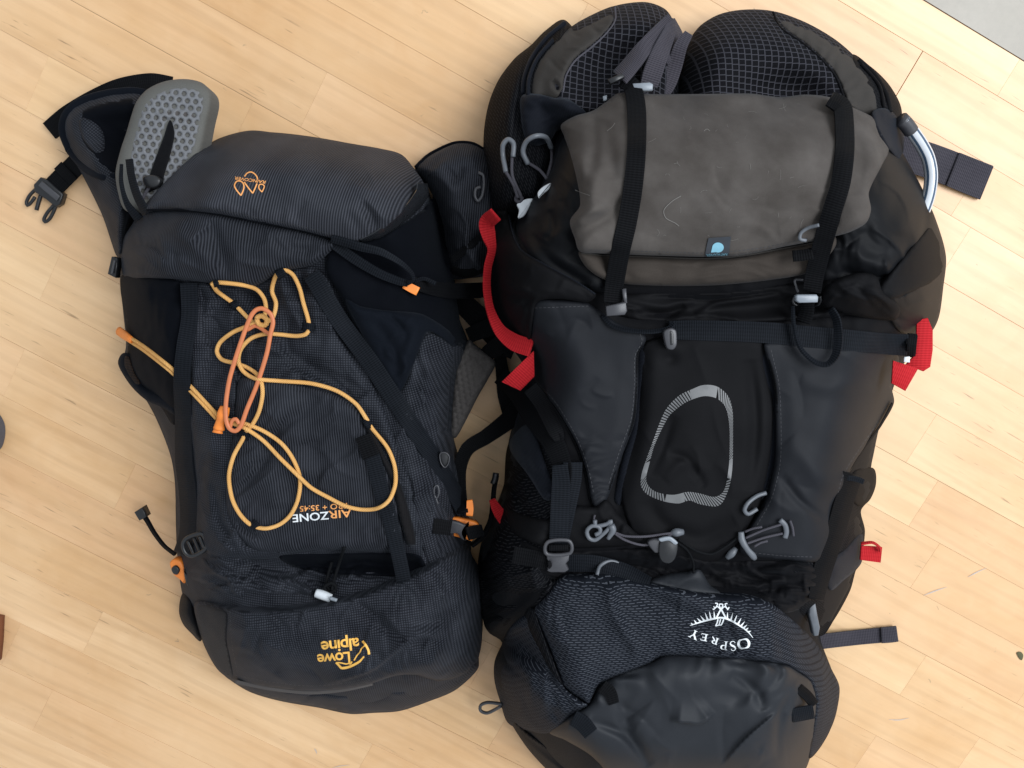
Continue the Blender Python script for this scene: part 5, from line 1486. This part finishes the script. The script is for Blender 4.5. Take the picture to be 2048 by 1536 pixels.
ls = []
for ch, x, y, phi, h, w in (('O', 1487.6, 1287.6, 168, 18, 23), ('S', 1466, 1292, 172, 19, 17), ('P', 1448, 1291, 186, 17, 17), ('R', 1429.5, 1281.5, 200, 13, 16), ('E', 1408, 1274.5, 192, 14, 18), ('Y', 1388, 1269, 205, 17, 19)):
    ls += letter(ch, x, y, phi, h, w)
ls += [([q(220, 780), q(300, 755), q(450, 705), q(700, 640), q(890, 608), q(1050, 640), q(1250, 745), q(1430, 865), q(1530, 960), q(1600, 1050)], [1, 2.5, 3.2, 3.6, 3.4, 3.6, 3.4, 3, 2.4, 1])]
for tx, ty, bx_, by in ((240, 720, 280, 770), (310, 660, 360, 735), (375, 620, 460, 700), (450, 570, 540, 680), (550, 500, 610, 660), (645, 475, 680, 645), (745, 470, 760, 625), (1045, 490, 1035, 640), (1160, 500, 1110, 680), (1250, 555, 1185, 710), (1340, 620, 1270, 750), (1420, 690, 1330, 800), (1470, 765, 1390, 835), (1500, 830, 1440, 880), (1555, 900, 1495, 925)):
    ls.append(([q(bx_, by), q(tx, ty)], [4.2, 0.6]))
ls += [([q(895, 425), q(850, 510), q(805, 600)], 3.2), ([q(905, 425), q(950, 510), q(1000, 605)], 3.2), ([q(895, 430), q(820, 365), q(740, 425)], 2.4), ([q(790, 380), q(825, 300), q(770, 290)], 2.2), ([q(905, 430), q(980, 365), q(1060, 430)], 2.4), ([q(1010, 375), q(990, 305), q(1040, 300)], 2.2), ([q(720, 410), q(745, 435)], 2), ([q(1080, 375), q(1040, 440)], 2.2), ([q(735, 360), q(770, 395)], 1.8),
       ([q(900, 425), q(860, 320), q(940, 320), q(900, 425)], 2.2), ([q(835, 640), q(815, 720), q(780, 790)], 2.6), ([q(890, 640), q(870, 720), q(850, 780)], 2.4), ([q(960, 640), q(930, 720), q(900, 770)], 2.6), ([q(780, 790), q(850, 772), q(910, 768)], 2.2)]
lay('maker_mark', *strokes(ls), [DP.name], MAT['pr_white'], RP, lift=0.5, maxe=3.5)

# straps
ribbon('lid_strap', [(1245, 158), (1264, 172), (1272, 205), (1274, 250), (1272, 316), (1265, 385), (1254, 448), (1241, 503), (1229, 571), (1225, 608)], [30, 34, 37, 38, 38, 38, 38, 38, 37, 36], MAT['web_black'], RP, off=2.5, reg=True)
ribbon('lid_strap', [(1660, 196), (1684, 212), (1689, 240), (1690, 300), (1682, 364), (1665, 420), (1648, 480), (1631, 544), (1624, 584)], [30, 36, 37, 38, 39, 39, 39, 38, 36], MAT['web_black'], RP, off=2.5, reg=True)
b1 = plate('strap_buckle', [(1212, 612), (1252, 604), (1255, 622), (1250, 630), (1214, 633)], MAT['p_grey'], RP, off=5, th=6, bev=3, smooth=False)
plate('buckle_side', [(1244, 578), (1253, 577), (1255, 606), (1248, 608)], MAT['p_grey'], b1, off=6, th=5, bev=2, smooth=False)
b2 = plate('strap_buckle', [(1592, 592), (1596, 589), (1634, 589), (1638, 594), (1636, 605), (1600, 606), (1593, 602)], MAT['p_silver'], RP, off=6, th=6, bev=3, smooth=False)
cord('buckle_side', [(1606, 560), (1590, 560), (1592, 572), (1596, 584)], 2.6, MAT['p_grey'], b2, off=6)
cord('buckle_side', [(1588, 594), (1586, 604), (1592, 610), (1634, 610), (1641, 602), (1640, 592)], 2.8, MAT['p_black'], b2, off=5)
ribbon('strap_anchor', [(1586, 512), (1606, 510), (1626, 506)], [22, 22, 22], MAT['web_black'], RP, off=2)
ribbon('strap_anchor', [(1612, 600), (1612, 624), (1606, 646)], [30, 30, 28], MAT['web_black'], RP, off=2)
ribbon('top_strap', [(1338, 660), (1380, 660), (1420, 661), (1490, 663), (1557, 667), (1625, 674), (1693, 680), (1760, 687), (1816, 691)], [36, 39, 40, 41, 42, 42, 42, 42, 42], MAT['web_navy'], RP, off=3, reg=True)
ribbon('strap_fold', [(1814, 692), (1824, 693), (1833, 694)], 44, MAT['web_black'], RP, off=5, th=3)
tb = plate('tri_glide', [(1328, 664), (1342, 656), (1353, 662), (1354, 690), (1346, 700), (1334, 696)], MAT['p_grey'], RP, off=3, th=8, bev=3)
plate('glide_slot', [(1340, 662), (1347, 666), (1347, 688), (1341, 690)], MAT['p_black'], tb, off=10, th=2, bev=1)
ribbon('hanging_loop', [(1588, 612), (1590, 650), (1602, 694), (1630, 722), (1654, 727), (1670, 710), (1676, 680), (1672, 640), (1660, 618)], [10, 10, 11, 12, 14, 18, 18, 16, 14], MAT['web_navy'], RP, off=3, th=2, lift=[0, 3, 6, 8, 8, 6, 5, 2, 0], roll=[70, 65, 60, 55, 50, 35, 25, 25, 30])
ribbon('edge_loop', [(1206, 630), (1222, 648), (1250, 658), (1300, 662), (1336, 656), (1348, 644)], [8, 9, 10, 10, 10, 9], MAT['web_navy'], RP, off=3, lift=[0, 2, 3, 3, 2, 0], roll=[40, 50, 55, 55, 45, 30])
cord('zip_pull', [(1638, 450), (1616, 456), (1602, 466), (1600, 478), (1612, 481)], 3.6, MAT['p_slate'], RP, off=2)

# red straps
ribbon('red_strap', [(990, 430), (974, 446), (978, 472), (985, 498), (977, 535), (975, 575), (982, 620), (1000, 660), (1028, 684), (1062, 696)], [30, 32, 28, 20, 19, 19, 20, 26, 34, 36], MAT['web_red'], RP, off=0, th=2, zabs=[132, 112, 108, 110, 108, 108, 112, 120, 134, 148], roll=[0, 5, 15, 40, 45, 45, 40, 20, 0, 0])
plate('red_strap', [(1067, 700), (1069, 752), (1041, 783), (1003, 766)], MAT['web_red'], RP, off=0, zref=138, th=2, bev=0.8, smooth=False, ua=-48, tilt=(0.12, -0.12))
plate('red_strap', [(1856, 636), (1866, 660), (1866, 700), (1861, 734), (1847, 743), (1812, 730), (1832, 708), (1834, 640)], MAT['web_red'], RP, off=0, zref=126, th=2, bev=0.8, smooth=False, ua=90)
plate('red_strap', [(1782, 720), (1842, 738), (1814, 783), (1781, 766)], MAT['web_red'], RP, off=0, zref=140, th=2, bev=0.8, smooth=False, ua=20, tilt=(-0.15, -0.05))
plate('white_tag', [(1809, 714), (1820, 713), (1820, 725), (1808, 724)], MAT['p_white'], RP, off=0, zref=150, th=1.5, bev=0.8, smooth=False)
ribbon('red_loop', [(984, 998), (996, 1022), (1014, 1044)], [14, 22, 28], MAT['web_red'], RP, off=0, th=2, zabs=[80, 92, 104], roll=[30, 10, 0])
ribbon('red_loop', [(1722, 1086), (1745, 1084), (1760, 1094), (1762, 1104)], [9, 9, 9, 9], MAT['web_red'], RP, off=0, th=2, zabs=[92, 90, 86, 82], roll=[60, 65, 70, 70])
ribbon('red_loop', [(1722, 1106), (1744, 1108), (1763, 1110)], [28, 30, 31], MAT['web_red'], RP, off=0, th=2, zabs=[84, 80, 76])

# stitching
thread = plastic('grey_thread', (0.06, 0.06, 0.068), 0.8)
lay('stitching', *strokes(stitches([(1074, 764), (1112, 806), (1152, 872), (1176, 934), (1188, 990)]) + stitches([(1070, 616), (1180, 612)]) + stitches([(1280, 668), (1284, 684), (1270, 712), (1268, 780), (1262, 838), (1238, 906), (1216, 972)])), [WLP.name], thread, RP, lift=0.4)
lay('stitching', *strokes(stitches([(1778, 806), (1756, 846), (1720, 896), (1686, 952), (1672, 1006)]) + stitches([(1542, 700), (1558, 770), (1562, 850), (1560, 930), (1542, 1000), (1512, 1054)]) + stitches([(1492, 1104), (1570, 1112), (1630, 1114)])), [WRP.name], thread, RP, lift=0.4)
lay('stitching', *strokes(stitches([(1180, 500), (1300, 503), (1420, 506), (1520, 496), (1620, 476)])), [CT.name], thread, RP, lift=0.4)

# side compression straps and buckles, left
ribbon('side_strap', [(1000, 752), (1036, 786), (1068, 836), (1106, 886), (1126, 936), (1134, 975)], [34, 40, 42, 42, 38, 20], MAT['web_black'], RP, off=3, lift=[4, 8, 8, 6, 3, 0], roll=[0, 0, 0, -10, -30, -50], reg=True)
ribbon('side_strap', [(1060, 775), (1085, 808), (1112, 862), (1120, 880)], [30, 32, 30, 20], MAT['web_black'], RP, off=1)
ribbon('side_strap', [(1146, 925), (1146, 960), (1138, 1020), (1126, 1080)], [38, 34, 26, 24], MAT['web_navy'], RP, off=3)
ribbon('side_strap', [(1120, 930), (1122, 965), (1120, 1013), (1117, 1088)], [30, 36, 37, 37], MAT['web_navy'], RP, off=5, reg=True)
bb = cord('side_buckle', [(1096, 1084), (1138, 1082), (1140, 1106), (1094, 1108)], 4.2, MAT['p_grey'], RP, closed=True, off=3, flat=0.9)
cord('buckle_bar', [(1098, 1096), (1136, 1095)], 7, MAT['web_black'], bb, off=2, flat=0.6)
plate('buckle_body', [(1094, 1110), (1139, 1109), (1138, 1122), (1132, 1128), (1138, 1140), (1130, 1146), (1102, 1146), (1094, 1142), (1100, 1128), (1094, 1120)], MAT['p_grey'], bb, off=4, th=8, bev=3, smooth=False)
plate('buckle_gap', [(1096, 1124), (1101, 1123), (1104, 1132), (1098, 1138)], MAT['black_deep'], bb, off=10.5, th=2, bev=0.6)
plate('buckle_gap', [(1130, 1124), (1136, 1124), (1134, 1136), (1129, 1132)], MAT['black_deep'], bb, off=10.5, th=2, bev=0.6)
ribbon('side_strap', [(1026, 1110), (1070, 1118), (1110, 1128)], [34, 34, 32], MAT['web_black'], RP, off=2)
ribbon('side_strap', [(1130, 1126), (1190, 1128), (1250, 1142), (1300, 1164)], [34, 34, 30, 20], MAT['web_navy'], RP, off=2)
cord('gear_loop', [(1194, 1150), (1200, 1132), (1218, 1122), (1236, 1126), (1244, 1140), (1246, 1152)], 4, MAT['p_slate'], RP, off=4)

# right compression strap and buckle
ribbon('side_strap', [(1706, 948), (1690, 1000), (1670, 1068), (1646, 1140), (1632, 1200)], [40, 38, 38, 38, 30], MAT['web_black'], RP, off=3, reg=True)
ribbon('strap_keeper', [(1694, 956), (1712, 958), (1728, 964)], [10, 11, 10], MAT['web_navy'], RP, off=3)
rb2 = plate('side_buckle', [(1620, 1212), (1632, 1208), (1636, 1232), (1641, 1256), (1638, 1272), (1628, 1273), (1623, 1250), (1618, 1230)], MAT['p_slate'], RP, off=2, th=9, bev=3, smooth=False)
plate('buckle_gap', [(1627, 1252), (1636, 1252), (1636, 1264), (1630, 1265)], MAT['black_deep'], rb2, off=9, th=3, bev=0.8)

# elastic cords, toggles and hooks across the middle
hk = cord('tool_hook', [(1190, 1040), (1192, 1052), (1214, 1048), (1222, 1042), (1218, 1056), (1204, 1070), (1190, 1080), (1178, 1076), (1174, 1062), (1184, 1052), (1198, 1054), (1200, 1064), (1190, 1070)], 4.4, MAT['p_slate'], RP, off=3)
cord('hook_tip', [(1190, 1030), (1188, 1038), (1194, 1044)], 2, MAT['cord_g'], hk, off=2)
cord('toggle', [(1222, 1050), (1226, 1060), (1216, 1078)], 6, MAT['p_slate'], RP, off=4, rs=[7, 7, 4])
cord('elastic_cord', [(1228, 1064), (1250, 1072), (1290, 1073), (1344, 1066)], 2.6, MAT['cord_g'], RP, off=4)
cord('elastic_cord', [(1228, 1066), (1250, 1080), (1285, 1090), (1318, 1084), (1346, 1066)], 2.6, MAT['cord_g'], RP, off=4)
cord('cord_bead', [(1342, 1068), (1352, 1065), (1366, 1064)], 8, MAT['p_slate'], RP, off=3, rs=[5, 9, 6])
cb = plate('chest_buckle', [(1296, 1086), (1312, 1078), (1330, 1082), (1322, 1104), (1310, 1106)], MAT['p_grey'], RP, off=2, th=6, bev=3)
plate('buckle_frame', [(1322, 1082), (1342, 1078), (1356, 1088), (1352, 1116), (1340, 1128), (1324, 1124), (1318, 1108)], MAT['p_black'], cb, off=4, th=8, bev=3)
plate('buckle_edge', [(1318, 1078), (1340, 1074), (1356, 1086), (1350, 1090), (1338, 1082), (1322, 1084)], MAT['p_silver'], cb, off=10, th=3, bev=1.5)
cord('black_cord', [(1356, 1078), (1376, 1092), (1396, 1103), (1423, 1108), (1448, 1095), (1472, 1078)], 2.4, MAT['cord_k'], RP, off=3)
cord('black_cord', [(1350, 1082), (1374, 1100), (1386, 1124), (1387, 1146)], 2.4, MAT['cord_k'], RP, off=3)
cord('zip_pull', [(1532, 986), (1514, 992), (1496, 1006), (1489, 1020), (1496, 1028), (1514, 1018)], 4.4, MAT['p_slate'], RP, off=3)
for a, b in (((1562, 1049), (1491, 1076)), ((1565, 1067), (1494, 1087)), ((1524, 1054), (1489, 1064)), ((1535, 1082), (1508, 1093))):
    cord('elastic_cord', [a, ((a[0] + b[0]) / 2, (a[1] + b[1]) / 2 - 2), b], 2.5, MAT['cord_g'], RP, off=3)
an = cord('cord_anchor', [(1560, 1040), (1570, 1050), (1573, 1064), (1570, 1076)], 5.5, MAT['p_slate'], RP, off=2, flat=0.6)
cord('anchor_rib', [(1580, 1041), (1585, 1056), (1587, 1072)], 2.6, MAT['cord_g'], an, off=2)
cord('cord_grip', [(1482, 1064), (1484, 1080), (1494, 1098), (1506, 1112), (1510, 1118)], 7, MAT['p_slate'], RP, off=4, rs=[6, 7, 6, 7, 5], flat=0.7)
cord('cord_bead', [(1472, 1096), (1463, 1107), (1454, 1116)], 8, MAT['p_slate'], RP, off=3, rs=[5, 8, 5])
cord('gear_loop', [(1004, 1408), (976, 1405), (962, 1410), (961, 1421), (974, 1426), (992, 1418), (1002, 1412)], 3.6, MAT['p_grey'], RP, zabs=[40, 30, 26, 26, 28, 34, 40], off=0)

# zip pulls, upper left, with pale sliders
cord('zip_pull', [(1012, 345), (1006, 312), (1006, 290), (1016, 279), (1027, 287), (1026, 314)], 4.8, MAT['p_slate'], RP, off=3, lift=[0, 4, 8, 8, 6, 2])
cord('pull_cord', [(1012, 344), (1026, 368), (1036, 396)], 3, MAT['cord_g'], RP, off=3)
cord('pull_cord', [(1024, 314), (1025, 352), (1042, 392)], 3, MAT['cord_g'], RP, off=3)
cord('zip_pull', [(1056, 328), (1046, 304), (1053, 283), (1072, 272), (1092, 275), (1103, 296)], 4.8, MAT['p_slate'], RP, off=3, lift=[0, 4, 8, 10, 8, 2])
cord('pull_cord', [(1057, 326), (1080, 341), (1094, 358)], 3, MAT['cord_g'], RP, off=3)
cord('pull_cord', [(1103, 296), (1103, 322), (1095, 354)], 3, MAT['cord_g'], RP, off=3)
cord('pull_knot', [(1034, 392), (1044, 396), (1040, 404), (1032, 400)], 3.6, MAT['cord_g'], RP, closed=True, off=2)
plate('zip_slider', [(1034, 408), (1052, 398), (1066, 398), (1060, 412), (1048, 432), (1036, 436), (1038, 420)], MAT['p_white'], RP, off=3, th=5, bev=2.5)
plate('zip_slider', [(1076, 384), (1088, 372), (1102, 366), (1098, 378), (1086, 388), (1078, 396)], MAT['p_white'], RP, off=3, th=5, bev=2.5)
cord('zip_teeth', [(1034, 436), (1028, 452), (1030, 470), (1040, 492)], 3, MAT['cord_k'], RP, off=1)

# straps between the belt wings, with a grey buckle
ribbon('belt_strap', [(1342, 34), (1318, 62), (1286, 98), (1258, 132), (1238, 154)], [16, 26, 32, 34, 34], MAT['web_purple'], RP, off=4, th=2, lift=[4, 10, 12, 8, 2], roll=[30, 10, 0, 0, 0])
ribbon('belt_strap', [(1344, 36), (1338, 66), (1320, 108), (1306, 146), (1298, 172)], [14, 26, 34, 38, 34], MAT['web_purple'], RP, off=7, th=2, lift=[8, 16, 16, 10, 2], roll=[-30, -10, 0, 0, 0])
ribbon('belt_strap', [(1344, 38), (1356, 72), (1358, 96), (1344, 118), (1332, 126)], [12, 22, 26, 24, 18], MAT['web_purple'], RP, off=5, th=2, lift=[8, 12, 10, 6, 2])
ribbon('belt_strap', [(1378, 66), (1362, 92), (1350, 130), (1338, 165), (1322, 190)], [18, 26, 30, 30, 30], MAT['web_purple'], RP, off=2, th=2, lift=[2, 6, 2, 0, 0], zabs=[100, 104, 106, 112, 118])
sb = plate('belt_buckle', [(1266, 166), (1300, 164), (1307, 168), (1306, 180), (1290, 182), (1268, 178)], MAT['p_silver'], RP, off=6, th=6, bev=3, smooth=False)
plate('buckle_bar', [(1216, 158), (1244, 146), (1250, 154), (1222, 168)], MAT['p_black'], sb, off=6, th=6, bev=2, smooth=False)
plate('buckle_pin', [(1206, 192), (1214, 190), (1214, 200), (1207, 202)], MAT['p_silver'], sb, off=4, th=4, bev=1, smooth=False)

# drinking tube
tube_m = NT('clear_striped_tube')
uvv, uu, vv = tube_m.uv()
st = tube_m.M('FRACT', tube_m.M('MULTIPLY', vv, 5.0))
on = tube_m.M('LESS_THAN', tube_m.M('ABSOLUTE', tube_m.M('SUBTRACT', st, 0.5)), 0.16)
tube_m.setp(Base_Color=tube_m.mix(on, (0.72, 0.75, 0.80), (0.06, 0.10, 0.16)), Roughness=0.22, Specular_IOR_Level=0.6)
tube_m.b.inputs['Transmission Weight'].default_value = 0.15
tube_m.b.inputs['Coat Weight'].default_value = 0.4
dt = cord('drinking_tube', [(1806, 240), (1824, 262), (1842, 288), (1856, 316), (1862, 350), (1858, 388), (1846, 424), (1830, 450)], 12, tube_m.m, RP, zabs=[70, 62, 55, 50, 50, 54, 62, 70], off=0, sides=24, vs=1.0)
cord('tube_cuff', [(1802, 238), (1812, 248), (1822, 262)], 13.5, MAT['p_grey'], dt, zabs=[69, 66, 62], off=0, sides=20)
panel('shoulder_wrap', [(1744, 226), (1766, 216), (1790, 228), (1806, 250), (1808, 290), (1800, 318), (1780, 300), (1758, 268)], MAT['twill_navy'], RP, off=6, puff=(10, 16), step=4, ua=70, feats=[F_folds(60, 50, 14, 4, 401)])

for ob_ in bpy.data.objects:
    if ob_.name.startswith('stitching'):
        ob_['kind'] = 'stuff'
